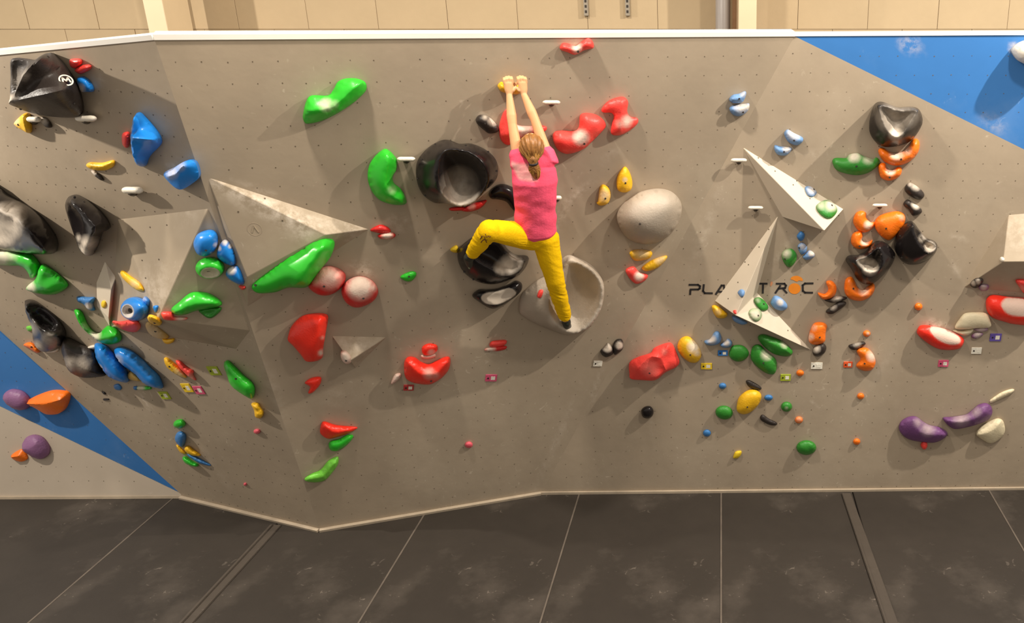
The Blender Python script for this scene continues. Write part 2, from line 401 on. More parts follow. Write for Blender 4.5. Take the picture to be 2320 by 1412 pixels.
VOLS.append(volume('widest grey volume, left of centre, chalk dusted top edge, big green leaf hold under it',
    [(468, 400), (838, 520), (560, 697)], [(560, 628, .10), (738, 532, .125)],
    [(0, 1, 4), (0, 4, 3), (1, 2, 3, 4), (0, 3, 2)], VOLG, PC,
    cuts=9, chalk=[(500, 418, 34, .7), (530, 432, 34, .7), (560, 447, 36, .75), (592, 463, 36, .8), (625, 480, 36, .8), (655, 496, 36, .85), (690, 514, 40, .9), (800, 516, 34, .7), (745, 512, 40, .4)],
    dots=[(600, 450), (640, 500), (540, 480), (520, 560)]))
VOLS.append(volume('small downward pointing grey triangular volume below the two chalky red domes',
    [(750, 760), (878, 763), (806, 836)], [(793, 818, .10)],
    [(0, 1, 3), (1, 2, 3), (2, 0, 3)], VOLG, PC, chalk=[(810, 785, 60, .35)]))
VOLS.append(volume('long brightly lit blade volume at upper right with a green and a blue hold',
    [(1680, 331), (1912, 474), (1772, 492)], [(1868, 523, .24)],
    [(0, 1, 3), (1, 2, 3), (2, 0, 3)], VOLLIT, PR, dots=[(1718, 358), (1756, 388), (1805, 410), (1797, 419), (1835, 450)]))
VOLS.append(volume('tall thorn shaped grey volume covering the lettering, pale lower face with two green holds',
    [(1765, 485), (1619, 682), (1841, 796), (1716, 663)], [(1667, 715, .22)],
    [(0, 1, 4), (1, 2, 4), (2, 3, 4), (3, 0, 4)], VOLLIT, PR, chalk=[(1760, 745, 90, .3)],
    dots=[(1742, 520), (1720, 560), (1688, 594), (1696, 600), (1672, 640), (1650, 677), (1785, 749)]))
VOLS.append(volume('pale grey faceted volume cut off by the right edge above the big red hold',
    [(2184, 652), (2286, 486), (2470, 470), (2470, 680)], [(2273, 593, .24), (2400, 592, .28)],
    [(0, 1, 4), (1, 2, 5, 4), (2, 3, 5), (3, 0, 4, 5)], VOLG, PR, chalk=[(2310, 530, 60, .3)]))
rebuild()
dm = bmesh.new(); bmesh.ops.create_circle(dm, cap_ends=True, segments=8, radius=.006)
dme = bm_mesh('bolt_hole', dm); dme.materials.append(NUT)
for o, dots in VOLS:
    for x, y in dots:
        l, n = cast(x, y)
        h = link('bolt_hole', dme, None, o, Vector(l+n*.002)-o.location)
        h.rotation_euler = Vector(n).to_track_quat('Z', 'Y').to_euler()

# ------------------------------------------------------------------ generic moulded hold
def smooth_closed(P, k=4):
    P = np.asarray(P, float); n = len(P); out = []
    for i in range(n):
        p0, p1, p2, p3 = P[i-1], P[i], P[(i+1) % n], P[(i+2) % n]
        for j in range(k):
            t = j/k
            out.append(.5*((2*p1)+(-p0+p2)*t+(2*p0-5*p1+4*p2-p3)*t*t+(-p0+3*p1-3*p2+p3)*t**3))
    return np.array(out)
bolt_me = None
def bolt_mesh():
    global bolt_me
    if bolt_me is None:
        bm = bmesh.new(); bmesh.ops.create_cone(bm, segments=10, radius1=.0085, radius2=.0065, depth=.006, cap_ends=True)
        bolt_me = bm_mesh('bolt', bm); bolt_me.materials.append(DARK)
    return bolt_me
def to_px(R, P):
    ox, oy, s = R
    return np.array([(ox+x/s, oy+y/s) for x, y in P], float)
def hold(label, colr, R, outline, h, ridge=None, scoop=None, k=.75, chalk=(), bolts=(), sharp=False, rnd_=None, edge=.22,
         lean=.86, sr=.5, cap=.35, rim=False, name='climbing_hold', group=None, p=None, cat='climbing hold', res=24, fine=None, flat=.8, embed=.006, rims=()):
    P = to_px(R, outline); s_ = R[2]
    P = resample(P, 1e9) if sharp else smooth_closed(P)
    cen = P.mean(0)
    l, n = cast(*cen)
    if p is not None: n = p[1]; l = hit(*cen, p)
    pl = (l, n)
    ext_ = P.max(0)-P.min(0); s = max(1.0, max(ext_)/res); s = min(s, max(ext_)/9)
    if fine: s = fine
    Bd = resample(P, s) if sharp else P[::1]
    if not sharp:
        # thin out overly dense smooth outline
        q = [Bd[0]]
        for v in Bd[1:]:
            if np.linalg.norm(v-q[-1]) > s*.6: q.append(v)
        Bd = np.array(q)
    nb = len(Bd)
    rid = []
    if ridge is not None:
        if ridge and not isinstance(ridge[0][0], (tuple, list)): ridge = [ridge]
        rid = [to_px(R, r) for r in ridge]
    scs = []
    if scoop is not None:
        if not isinstance(scoop[0][0], (tuple, list)): scoop = [scoop]
        scs = [smooth_closed(to_px(R, q)) for q in scoop]
    if rim: rid = rid+[np.vstack([q, q[:1]]) for q in scs]
    lo, hi = P.min(0), P.max(0)
    gx = np.arange(lo[0]+s*.5, hi[0], s); gy = np.arange(lo[1]+s*.5, hi[1], s*.87)
    g = np.array([(x+(s*.5 if j % 2 else 0), y) for j, y in enumerate(gy) for x in gx])
    if len(g): g = g[pip(g, Bd) & (dseg(g, Bd) > s*.5)]
    chains = []
    for r in (rid if not rim else rid[:len(rid)-len(scs)]):
        ch_ = []
        for a, b in zip(r[:-1], r[1:]):
            kk = max(1, int(np.linalg.norm(b-a)/s))
            for j in range(kk+1): ch_.append(a+(b-a)*j/kk)
        chains.append(ch_ or [r[0]])
    for q in scs:
        v = list(resample(q[::2], s)); chains.append(v+[v[0]])
    kept = []; cedges = []
    for ch_ in chains:
        last = None; first = None
        for v in ch_:
            if not (pip(v[None], Bd)[0] and dseg(v[None], Bd)[0] > s*.3): last = None; continue
            if kept:
                dk = np.hypot(*(np.array(kept)-v).T); j = int(dk.argmin())
                if dk[j] < s*.45: idx = j
                else: kept.append(v); idx = len(kept)-1
            else: kept.append(v); idx = 0
            if last is not None and last != idx: cedges.append((last, idx))
            last = idx
    def offs(pts, d, closed):
        pts = np.asarray(pts, float); a = np.roll(pts, 1, 0) if closed else np.vstack([pts[:1], pts[:-1]]); b = np.roll(pts, -1, 0) if closed else np.vstack([pts[1:], pts[-1:]])
        t = b-a; t /= np.linalg.norm(t, axis=1)[:, None]+1e-9; return pts+np.stack([-t[:, 1], t[:, 0]], 1)*d
    ringc = []
    for sg in (-1, 1):
        for dd_ in (.6, 1.3): ringc += [(q, Bd, True, dd_) for q in offs(Bd, sg*s*dd_, True)]
        for ch_ in chains:
            if len(ch_) > 2: ringc += [(q, np.array(ch_), False, .65) for q in offs(ch_, sg*s*.65, False)]
    if ringc:
        Q = np.array([q[0] for q in ringc]); okk = pip(Q, Bd); db = dseg(Q, Bd)
        for (q, src, cl_, dd_), o1, d1 in zip(ringc, okk, db):
            if not o1 or d1 < s*.52: continue
            if cl_ and d1 < s*dd_*.9: continue
            if kept and np.hypot(*(np.array(kept)-q).T).min() < s*.5: continue
            kept.append(q)
    if kept:
        ex = np.array(kept)
        if len(g):
            dd = np.sqrt(((g[:, None]-ex[None])**2).sum(2)).min(1); g = g[dd > s*.62]
        g = np.concatenate([ex, g]) if len(g) else ex
    allp = np.concatenate([Bd, g]) if len(g) else np.concatenate([Bd, cen[None]])
    res_ = delaunay_2d_cdt([Vector(v) for v in allp], [(i, (i+1) % nb) for i in range(nb)]+[(nb+i, nb+j) for i, j in cedges], [list(range(nb))], 1, 1e-4)
    V2 = np.array([tuple(v) for v in res_[0]]); FC = [tuple(f) for f in res_[2]]
    orig = res_[3]
    isb = np.array([any(o_ < nb for o_ in oo) for oo in orig])
    dmax = max(dseg(g, Bd).max() if len(g) else 1, 1e-3)
    def height(Q):
        d = dseg(Q, Bd)
        if rid:
            dr = np.min([dseg(Q, r, False) if len(r) > 1 else np.hypot(*(Q-r[0]).T) for r in rid], 0)
            t = d/(d+dr+1e-9); r_ = .3 if rnd_ is None else rnd_
            cq = np.clip(d/(dmax*cap), 0, 1); t = t*np.sqrt(cq*(2-cq))
        else:
            t = np.clip(d/(dmax*flat+1e-9), 0, 1); r_ = .85 if rnd_ is None else rnd_
        hh = h*(edge+(1-edge)*((1-r_)*t+r_*np.sqrt(np.clip(1-(1-t)**2, 0, 1))))
        for q in scs:
            ins = pip(Q, q); ds = dseg(Q, q); dm_ = max(ds[ins].max() if ins.any() else 1, dmax*.3)
            u = np.clip(ds/(dm_*sr), 0, 1); u = u*u*(3-2*u)
            if rim: hh = np.where(ins, h*(1-k*(1-(1-np.clip(ds/ds[ins].max() if ins.any() else ds, 0, 1))**2)), hh)
            else: hh = np.where(ins, hh*(1-k*u), hh)
        return hh
    Hh = height(V2)
    nbr = [set() for _ in range(len(V2))]
    for f in FC:
        for i in range(len(f)): nbr[f[i]].add(f[i-1]); nbr[f[i-1]].add(f[i])
    for _ in range(2 if (rnd_ is not None and rnd_ < .2) else (4 if rim else 8)):
        Hh = np.array([Hh[i] if isb[i] or not nbr[i] else .45*Hh[i]+.55*np.mean(Hh[list(nbr[i])]) for i in range(len(V2))])
    tocam = CO-l; tocam /= np.linalg.norm(tocam)
    dr_ = n*(1-lean)+tocam*lean; dr_ /= np.linalg.norm(dr_); dr_ = dr_/max(.5, float(dr_@n))
    W = hits(V2, pl)
    V3 = W+dr_[None]*Hh[:, None]-l
    bidx = [i for i in range(len(V2)) if isb[i]]
    # boundary loop order from input order
    order = sorted(bidx, key=lambda i: min(o_ for o_ in orig[i] if o_ < nb))
    base = (W-n[None]*embed-l)
    V = list(V3)+[base[i] for i in order]; m0 = len(V3)
    FC += [(order[i], order[(i+1) % len(order)], m0+(i+1) % len(order), m0+i) for i in range(len(order))]
    FC.append(tuple(m0+i for i in range(len(order)))[::-1])
    me = mesh(name, V, FC, True)
    me.set_sharp_from_angle(angle=math.radians(24 if sharp else 50 if (rnd_ is not None and rnd_ < .2) else 170))
    at = me.attributes.new('chalk', 'FLOAT', 'POINT')
    ch = np.zeros(len(V))
    for cx, cy, r, st in chalk:
        c2 = np.array([R[0]+cx/s_, R[1]+cy/s_]); d = np.hypot(*(V2-c2).T)/(r/s_)
        ch[:m0] = np.maximum(ch[:m0], st*np.clip(1.25-d, 0, 1)**.8)
    for poly, st in rims:
        q = smooth_closed(to_px(R, poly)); d = dseg(V2, q); ins = pip(V2, q)
        ch[:m0] = np.maximum(ch[:m0], np.where(ins, st, st*np.clip(1-d/(s*1.2), 0, 1)))
    at.data.foreach_set('value', ch)
    o = link(name, me, C[colr] if isinstance(colr, str) else colr, None, l)
    cn = {'dgreen': 'dark green', 'lblue': 'chalky pale blue', 'mblue': 'blue', 'coral': 'red', 'dred': 'red', 'charcoal': 'black',
          'lime': 'green', 'tan': 'yellow', 'mauve': 'purple', 'shell': 'pink', 'cream': 'white'}.get(colr, colr) if isinstance(colr, str) else 'grey'
    tag(o, label, cat, group or cn+' holds bolted to the climbing wall')
    for bx, by in bolts:
        q = np.array([[R[0]+bx/s_, R[1]+by/s_]]); hb = height(q)[0]
        b_ = link('bolt', bolt_mesh(), None, o, hits(q, pl)[0]+dr_*hb-l)
        b_.rotation_euler = Vector(dr_).to_track_quat('Z', 'Y').to_euler()
    o['_n'] = 0; del o['_n']
    return o, (lambda x, y, dz=0: hits(np.array([[R[0]+x/s_, R[1]+y/s_]]), pl)[0]+dr_*(height(np.array([[R[0]+x/s_, R[1]+y/s_]]))[0]+dz)-l), dr_
def ell(cx, cy, rx, ry, rot=0, n=12):
    r = math.radians(rot)
    return [(cx+rx*math.cos(t)*math.cos(r)-ry*math.sin(t)*math.sin(r), cy+rx*math.cos(t)*math.sin(r)+ry*math.sin(t)*math.cos(r))
            for t in [2*math.pi*i/n for i in range(n)]]
# ------------------------------------------------------------------ the holds, read region by region (zoom origin x, y, scale)
R1 = (0, 0, 2.9417); R2 = (0, 400, 3.53); R3 = (180, 440, 3.53); R4 = (0, 700, 3.53); R5 = (200, 760, 3.362)
R6 = (540, 480, 3.53); R7 = (560, 800, 3.362)
A1 = (1000, 140, 3.53); A2 = (1000, 440, 3.922); A3 = (620, 140, 3.923); A4 = (1240, 60, 2.353); A5 = (1540, 180, 3.717)
A6 = (1540, 500, 3.922); A7 = (1840, 200, 3.9235); A8 = (1840, 500, 3.9235)
B1 = (1300, 740, 4.153); B2 = (1560, 740, 4.153); B3 = (1980, 440, 3.9235); B4 = (1980, 740, 4.153); B5 = (1700, 40, 3.21)
PXR = (0, 0, 1.0)
# --- large macros
mac, surf, dr = hold('huge matt black twisted macro hold at top left with round white emblem', 'charcoal', R1,
    [(95,395),(160,390),(240,400),(290,370),(335,352),(370,370),(430,430),(490,520),(530,600),(552,690),(548,750),(500,775),(330,765),(180,730),(115,690),(90,640),(92,500)],
    .34, ridge=[[(335,366),(245,480),(190,600),(135,672)], [(190,640),(480,575)]], scoop=[(104,402),(232,410),(226,470),(190,590),(150,648),(108,630),(100,520)], k=.6,
    chalk=[(120,665,45,.8),(235,480,40,.25),(180,610,35,.3),(160,520,60,.2)], name='macro_hold', rnd_=.15, bolts=[(355,375),(520,675),(165,715)], res=30)
emb = bmesh.new(); 
def ringbm(bm, r0, r1, z=.0, n=28, th=.003):
    vs = []
    for i in range(n):
        t = 2*math.pi*i/n; c, s = math.cos(t), math.sin(t)
        vs.append([bm.verts.new((r*c, r*s, zz)) for r, zz in ((r0, z), (r0, z+th), (r1, z+th), (r1, z))])
    for i in range(n):
        a, b = vs[i], vs[(i+1) % n]
        for j in range(4): bm.faces.new((a[j], b[j], b[(j+1) % 4], a[(j+1) % 4]))
def strokebm(bm, pts, w, z=0.0, th=.003):
    for a, b in zip(pts[:-1], pts[1:]):
        a = Vector((*a, 0)); b = Vector((*b, 0)); d = (b-a).normalized(); q = Vector((-d.y, d.x, 0))*w/2; a = a-d*w*.45; b = b+d*w*.45
        vs = [bm.verts.new(v+Vector((0, 0, zz))) for zz in (z, z+th) for v in (a+q, b+q, b-q, a-q)]
        for f in ((4,5,6,7),(3,2,1,0),(0,1,5,4),(1,2,6,5),(2,3,7,6),(3,0,4,7)): bm.faces.new([vs[i] for i in f])
ringbm(emb, .030, .038)
strokebm(emb, [(-.02,-.012),(-.014,.015),(0,-.004),(.014,.015),(.02,-.012)], .009)
e = link('emblem', bm_mesh('emblem', emb), C['white'], mac, surf(437, 542, .004)); e['label'] = 'round white emblem'
mb = BVHTree.FromPolygons([v.co.copy() for v in mac.data.vertices], [tuple(f.vertices) for f in mac.data.polygons])
ex_, ey_ = 437/2.9417, 542/2.9417
l_, n_, _, _ = mb.ray_cast(Vector(CO)-Vector(mac.location), Vector(ray(ex_, ey_)).normalized())
tcv = (Vector(CO)-Vector(mac.location)-l_).normalized(); nn = n_ if n_.dot(tcv) > 0 else -n_
nn = (nn+tcv*1.2).normalized(); e.rotation_euler = nn.to_track_quat('Z', 'Y').to_euler(); e.location = l_+nn*.012
hold('huge black macro hold cut off by the left edge, chalk whitened hollow', 'black', R2,
    [(-150,30),(0,90),(60,140),(200,220),(320,310),(420,430),(462,520),(455,590),(420,610),(280,610),(120,590),(0,570),(-150,565)],
    .30, ridge=[(-60,180),(130,290),(300,400),(420,560)], scoop=[(-130,215),(80,255),(220,330),(240,420),(180,530),(0,560),(-130,550)], k=.45, name='macro_hold', chalk=[(-60,420,200,.95),(110,340,130,.8),(170,330,70,.7)], res=30)
hold('black shell macro hold with chalky lower lip, upper left beside the pale triangular volume', 'black', R2,
    [(540,200),(570,155),(620,148),(700,190),(790,260),(860,345),(882,410),(850,430),(820,450),(790,540),(745,620),(700,620),(650,580),(620,500),(575,370),(540,260)],
    .24, ridge=[(620,180),(740,300),(820,380),(740,590)], scoop=[(565,210),(640,230),(700,330),(700,450),(670,520),(620,440),(580,330)], k=.5,
    chalk=[(740,510,60,.7),(700,580,55,.8),(655,480,30,.5)], bolts=[(625,158),(695,198)], name='macro_hold', res=26)
hold('black shell macro hold at far left above the blue stripe, dark hollow', 'black', R2,
    [(210,1000),(230,985),(290,1000),(400,1080),(480,1160),(525,1240),(515,1310),(470,1370),(400,1395),(330,1385),(280,1320),(265,1200),(230,1100)],
    .2, ridge=[(240,1010),(330,1160),(420,1240),(515,1250)], scoop=[(250,1010),(380,1080),(500,1200),(505,1235),(420,1200),(320,1130)], k=.7,
    chalk=[(430,1290,60,.45),(330,1350,60,.6),(290,1200,60,.35)], name='macro_hold', res=26)
hold('black curved macro hold between the far left black shell and the blue slopers', 'charcoal', R4,
    [(515,240),(560,235),(650,280),(740,330),(790,410),(810,480),(850,525),(780,540),(680,545),(600,520),(545,470),(520,390),(500,330)],
    .16, ridge=[(540,260),(600,400),(700,450),(800,500)], chalk=[(590,420,60,.45),(690,430,60,.4)], name='macro_hold', res=26)
hold('very large black bowl shaped macro hold left of the climber with chalky hollow', 'black', A3,
    [(1265,960),(1290,860),(1380,760),(1490,700),(1570,700),(1650,730),(1760,730),(1880,780),(1960,850),(1992,930),(1985,1020),(1940,1090),(1870,1150),(1800,1230),(1740,1265),(1640,1280),(1540,1255),(1430,1250),(1330,1180),(1280,1080)],
    .30, scoop=[(1480,850),(1530,780),(1600,765),(1700,780),(1790,830),(1860,910),(1893,1010),(1880,1110),(1800,1205),(1720,1250),(1640,1262),(1560,1225),(1500,1140),(1470,1000)],
    k=.85, chalk=[(1650,1190,150,.6),(1650,1090,150,.3)], bolts=[(1705,743),(1675,790),(1440,733),(1320,865),(1283,1030),(1350,1182),(1905,800),(1975,965)], name='macro_hold', res=46, rim=True, rnd_=.35, edge=.1,
    rims=[])
hold('large glossy black boat shaped macro hold under the climber\'s bent left leg', 'black', A2,
    [(145,560),(160,490),(230,420),(300,380),(480,385),(540,420),(590,490),(660,540),(740,545),(775,565),(750,640),(690,710),(600,760),(470,795),(360,785),(260,740),(180,660)],
    .22, scoop=[(250,430),(480,400),(560,480),(650,560),(730,570),(690,670),(560,715),(430,640),(300,560)], k=.45, rim=True, rnd_=.5, chalk=[(600,610,80,.8),(530,640,60,.5),(670,610,50,.6)], bolts=[(285,752),(205,685)], name='macro_hold', res=34)
hold('black curved hold with a large chalk white dish, just below the black boat macro', 'black', A2,
    [(275,900),(330,850),(400,850),(500,840),(600,800),(660,770),(710,790),(715,840),(680,890),(600,950),(500,1005),(430,1010),(330,950)],
    .12, scoop=[(355,910),(400,870),(500,860),(600,830),(650,860),(640,900),(560,950),(480,970),(390,960)], k=.45,
    rims=[([(365,912),(405,880),(500,868),(600,840),(645,862),(635,895),(560,940),(480,962),(395,952)], 1.0)], name='macro_hold', res=34)
hold('black three lobed macro hold with grey hollow at top right over orange crescent', 'black', A7,
    [(545,170),(570,130),(620,120),(690,145),(760,170),(860,165),(930,175),(965,220),(978,290),(960,350),(900,440),(830,490),(700,520),(620,510),(560,470),(515,400),(508,320),(520,240)],
    .26, scoop=[(580,150),(640,150),(760,180),(880,180),(930,200),(880,260),(820,360),(760,415),(715,410),(650,340),(600,220)], k=.5,
    chalk=[(735,390,60,.95),(700,260,120,.4),(820,250,100,.3),(730,320,90,.4)], bolts=[(590,148),(895,193)], name='macro_hold', res=36, rim=True, rnd_=.3)  # chalk on the lip; wider blobs pale the whole hollow
hold('glossy black macro hold right of the orange dome, narrow chalky notch on its right', 'black', A8,
    [(735,180),(770,80),(850,10),(900,15),(950,80),(1010,150),(1080,180),(1112,220),(1090,290),(1020,350),(940,385),(850,385),(780,340),(735,260)],
    .22, rim=True, rnd_=.75, edge=.15, scoop=[(892,30),(935,75),(1000,155),(1075,190),(1095,222),(1055,256),(1010,255),(955,195),(910,110)], k=.75,
    chalk=[(1040,225,45,.85),(975,150,35,.45)], bolts=[(850,35),(882,52),(780,130),(795,320)], name='macro_hold', res=28)
hold('glossy black macro hold with central chalky hollow, above the orange half ring', 'black', A8,
    [(300,350),(330,310),(410,305),(480,270),(530,210),(580,180),(650,195),(710,250),(735,310),(700,400),(620,490),(540,555),(460,560),(400,520),(350,430)],
    .22, scoop=[(390,340),(470,320),(540,270),(580,240),(600,300),(600,370),(560,430),(480,430),(420,380)], k=.75,
    chalk=[(510,405,65,.95),(450,360,50,.5)], bolts=[(665,232),(717,318),(605,290)], name='macro_hold', res=36, rim=True, rnd_=.6)
hold('big smooth grey dome macro hold right of the climber', 'grey', A4,
    [(370,1020),(400,950),(480,890),(580,865),(660,880),(708,930),(715,990),(690,1060),(640,1120),(570,1155),(480,1155),(410,1110)],
    .26, name='macro_hold', res=34, flat=1.0, chalk=[(540,960,90,.35)], rnd_=1.0, edge=.08, bolts=[(490,1040)])
hold('big pale grey dish macro hold under the climber\'s right foot', 'grey', A2,
    [(695,1040),(710,900),(780,820),(880,750),(1000,700),(1060,590),(1120,545),(1200,560),(1330,630),(1410,720),(1445,830),(1430,980),(1370,1110),(1290,1200),(1180,1240),(1100,1250),(960,1200),(840,1150),(740,1090)],
    .19, scoop=[(975,860),(1060,680),(1130,570),(1320,650),(1415,780),(1425,950),(1335,1115),(1235,1210),(1120,1210),(1010,1130),(955,1000)], k=.8,
    chalk=[(1250,1080,200,.5),(1150,560,60,.5),(1010,1100,60,.5),(1400,800,80,.3)], name='macro_hold', res=46, rim=True, rnd_=.4, edge=.1)
hold('rounded white macro hold cut off by the right edge on the blue panel', 'white', B5,
    [(1895,240),(1920,200),(1990,165),(2100,160),(2160,250),(2130,400),(1990,335),(1930,300)], .2, name='macro_hold', res=26, lean=.2)
# --- upper left
hold('upper of the two small red jibs right of the huge black macro', 'coral', R1, [(465,400),(500,390),(540,395),(545,425),(500,455),(470,440)], .04)
hold('lower of the two small red jibs right of the huge black macro', 'coral', R1, [(500,465),(550,435),(600,432),(605,460),(545,492),(515,485)], .04)
hold('small blue wedge hold with chalk patch touching the huge black macro', 'blue', R1, [(515,525),(550,510),(590,530),(622,580),(622,610),(580,612),(545,610),(530,580)], .06, chalk=[(545,590,35,.9)])
hold('yellow fin hold under the huge black macro at top left', 'yellow', R1, [(100,815),(165,755),(200,765),(210,810),(205,885),(150,865),(110,840)], .08, ridge=[(165,765),(190,870)], bolts=[(135,828)], chalk=[(115,810,30,.4)])
hold('tall blue faceted diamond pinch hold at upper left', 'blue', R1,
    [(925,748),(905,770),(885,850),(880,900),(885,1000),(920,1090),(945,1108),(975,1100),(1000,1040),(1070,965),(1075,920),(1040,860),(960,770)],
    .17, ridge=[[(920,765),(897,905),(928,1088)],[(897,905),(1052,920)]], rnd_=.05, edge=.12, chalk=[(890,850,22,.5),(885,960,20,.4)], res=26)
hold('small red oval jib left of the blue diamond pinch', 'coral', R1, [(815,900),(835,880),(860,885),(865,940),(850,985),(820,965)], .05)
hold('blue block hold with chalky upper face below right of the blue diamond', 'blue', R1,
    [(1105,1150),(1175,1110),(1250,1068),(1300,1070),(1325,1110),(1332,1175),(1280,1225),(1205,1258),(1130,1200)], .12, ridge=[(1140,1170),(1195,1150),(1240,1095)], rnd_=.1, edge=.5, chalk=[(1165,1140,45,.5),(1220,1100,35,.4)])
hold('thin bright yellow wavy hold below left of the blue diamond', 'yellow', R1, [(577,1105),(600,1082),(680,1085),(750,1068),(765,1085),(750,1115),(700,1135),(620,1130)], .05, ridge=[(600,1100),(680,1110),(745,1080)])
hold('tiny dark chalk streaked foothold just under the thin yellow wavy hold', 'charcoal', R1, [(607,1138),(630,1138),(670,1165),(692,1200),(670,1200),(630,1170)], .03, chalk=[(625,1148,22,.9)], name='foothold')
hold('small brown grey piece for the shadow of the white peg under the huge black macro', 'charcoal', R1, [(262,790),(300,782),(335,815),(345,848),(310,848),(280,822)], .03, chalk=[(290,795,40,.5)], name='foothold')  # built like a hold where the white peg casts its shadow
# --- left mid
hold('green curved hold with chalky end under the black macro at the left edge', 'green', R2,
    [(-60,575),(80,580),(180,610),(250,620),(300,670),(330,730),(290,790),(250,810),(230,770),(170,715),(60,710),(-60,690)], .1, chalk=[(30,640,90,.9),(110,640,50,.5)])
hold('green fan hold with chalky lower corner, second green from the left edge', 'green', R2,
    [(340,700),(400,730),(480,790),(545,865),(500,915),(420,942),(300,930),(218,900),(240,860),(290,820),(310,760)], .13, ridge=[(345,740),(330,840),(420,900)], chalk=[(265,880,50,.9)], rnd_=.5)
hold('tiny bright green foothold left of the far left black shell', 'lime', R2, [(210,1205),(240,1195),(270,1210),(265,1235),(225,1235)], .02, name='foothold')
hold('small orange foothold beside the blue stripe under the black shell', 'orange', R4, [(190,290),(220,270),(260,275),(310,320),(315,345),(290,350),(240,320)], .04, bolts=[(262,300)], name='foothold')
hold('small white foothold tucked under the far left black shell', 'white', R4, [(370,345),(430,310),(465,310),(470,330),(440,348)], .02, name='foothold')
hold('small white foothold left of the upper blue sloper', 'white', R4, [(690,310),(740,290),(765,295),(760,320),(700,320)], .03, name='foothold')
hold('green hook shaped hold with chalky bend under the slim pale volume', 'green', R2,
    [(600,1080),(620,1060),(660,1090),(700,1180),(750,1240),(800,1250),(840,1210),(870,1195),(940,1225),(972,1285),(950,1325),(880,1340),(800,1320),(730,1270),(650,1190)], .1, ridge=[(620,1085),(710,1230),(800,1290),(930,1270)], chalk=[(770,1270,50,.9),(700,1190,35,.3)], rnd_=.5, p=PL)
hold('small blue crumpled hold with chalk at left of the slim pale volume', 'mblue', R2, [(620,960),(700,965),(760,970),(745,1020),(760,1070),(710,1065),(670,1020),(625,1000)], .05, chalk=[(715,1035,30,.9)], p=PL)
hold('tiny yellow hold on the slim pale volume', 'tagyellow', R2, ell(830, 1022, 20, 30), .02, name='foothold')
hold('yellow banana hold on the flank of the large left volume', 'yellow', R2, [(965,760),(990,755),(1050,800),(1120,850),(1150,915),(1090,905),(1010,840),(975,800)], .04, chalk=[(1080,860,40,.3)])
o, sf, dr = hold('round blue hold with white rimmed pocket on the large left volume', 'blue', R2, ell(1085, 1058, 106, 96), .12, scoop=ell(1060,1070,46,46), k=.8,
     rims=[(ell(1060,1070,50,50),1.0)], res=30)
bm = bmesh.new(); bmesh.ops.create_cone(bm, segments=16, radius1=.022, radius2=.018, depth=.01, cap_ends=True)
b_ = link('pocket_bolt', bm_mesh('pocket_bolt', bm), DARK, o, sf(1062, 1068, .006)); b_.rotation_euler = Vector(dr).to_track_quat('Z','Y').to_euler()
hold('small light blue chip right of the round blue pocket hold', 'tagblue', R2, [(1130,1010),(1160,960),(1195,990),(1190,1040),(1140,1040)], .04, chalk=[(1160,980,20,.3)])
hold('tiny blue triangle chip near the tip of the large left volume', 'blue', R2, [(1225,1040),(1265,1035),(1245,1090)], .02, name='foothold')
hold('flat red hold under the round blue pocket hold', 'coral', R2, [(900,1160),(960,1165),(1030,1155),(1100,1160),(1125,1200),(1090,1240),(1020,1235),(940,1200)], .06)
hold('small yellow hold with bolt right at the tip of the large left volume', 'yellow', R2, [(1180,1130),(1200,1110),(1260,1130),(1295,1165),(1270,1190),(1210,1170)], .05, bolts=[(1245,1155)])
hold('chalky tan leaf hold with bolt below the tip of the large left volume', 'tan', R2, [(1165,1180),(1200,1165),(1280,1220),(1350,1280),(1310,1300),(1240,1285),(1185,1240)], .05, chalk=[(1230,1240,80,.45)], bolts=[(1250,1225)])
hold('small yellow crescent touching the lower end of the tan leaf hold', 'yellow', R2, [(1300,1300),(1340,1300),(1392,1295),(1385,1325),(1340,1340),(1310,1325)], .03)
hold('blue egg hold with pale rim, topmost of the cluster on the left volume', 'blue', R3, [(915,380),(945,320),(1010,290),(1070,290),(1105,330),(1105,400),(1075,460),(1010,495),(950,480),(920,430)], .13, bolts=[(1017,438)], chalk=[(1095,400,22,.6),(1060,470,16,.5)], res=26)
o, sf, dr = hold('round green hold with a white mouth shaped pocket below the blue egg', 'green', R3, ell(1045, 590, 116, 86), .12, scoop=ell(1050,625,66,38), k=.7,
     rims=[(ell(1050,625,70,42),1.0)], res=30)
b_ = link('pocket_slit', bm_mesh('pocket_slit', box_bm(.052,.016,.008,.003)), DARK, o, sf(1050, 606, .002)); b_.rotation_euler = Vector(dr).to_track_quat('Z','Y').to_euler()
hold('blue teardrop hold with white upper rim right of the blue egg', 'blue', R3, [(1100,470),(1125,400),(1160,365),(1200,385),(1240,460),(1255,540),(1225,570),(1170,555),(1110,510)], .1, chalk=[(1160,368,34,1),(1118,430,20,.9),(1210,410,20,.8)])
hold('lowest blue hold of the cluster, white upper left rim, beside the volume edge', 'blue', R3, [(1170,635),(1200,585),(1260,570),(1300,610),(1325,680),(1320,720),(1270,718),(1200,680)], .09, chalk=[(1215,598,40,1)])
hold('tiny red chip below the lowest blue hold of the cluster', 'coral', R3, [(1270,730),(1320,735),(1325,755),(1300,765)], .02, name='foothold')
hold('bright green helmet shaped hold at lower right face of the left volume', 'green', R3, [(735,920),(800,860),(870,800),(930,782),(1020,790),(1100,830),(1140,870),(1120,895),(1000,920),(920,935),(850,960),(780,965)], .13, ridge=[(780,930),(940,870),(1110,870)], rnd_=.6)
hold('green loop lip hanging below the bright green helmet hold', 'dgreen', R3, [(955,930),(1040,915),(1130,905),(1125,940),(1070,985),(1035,992),(1000,975)], .05, scoop=[(980,935),(1110,920),(1060,970),(1030,975)], k=.8)
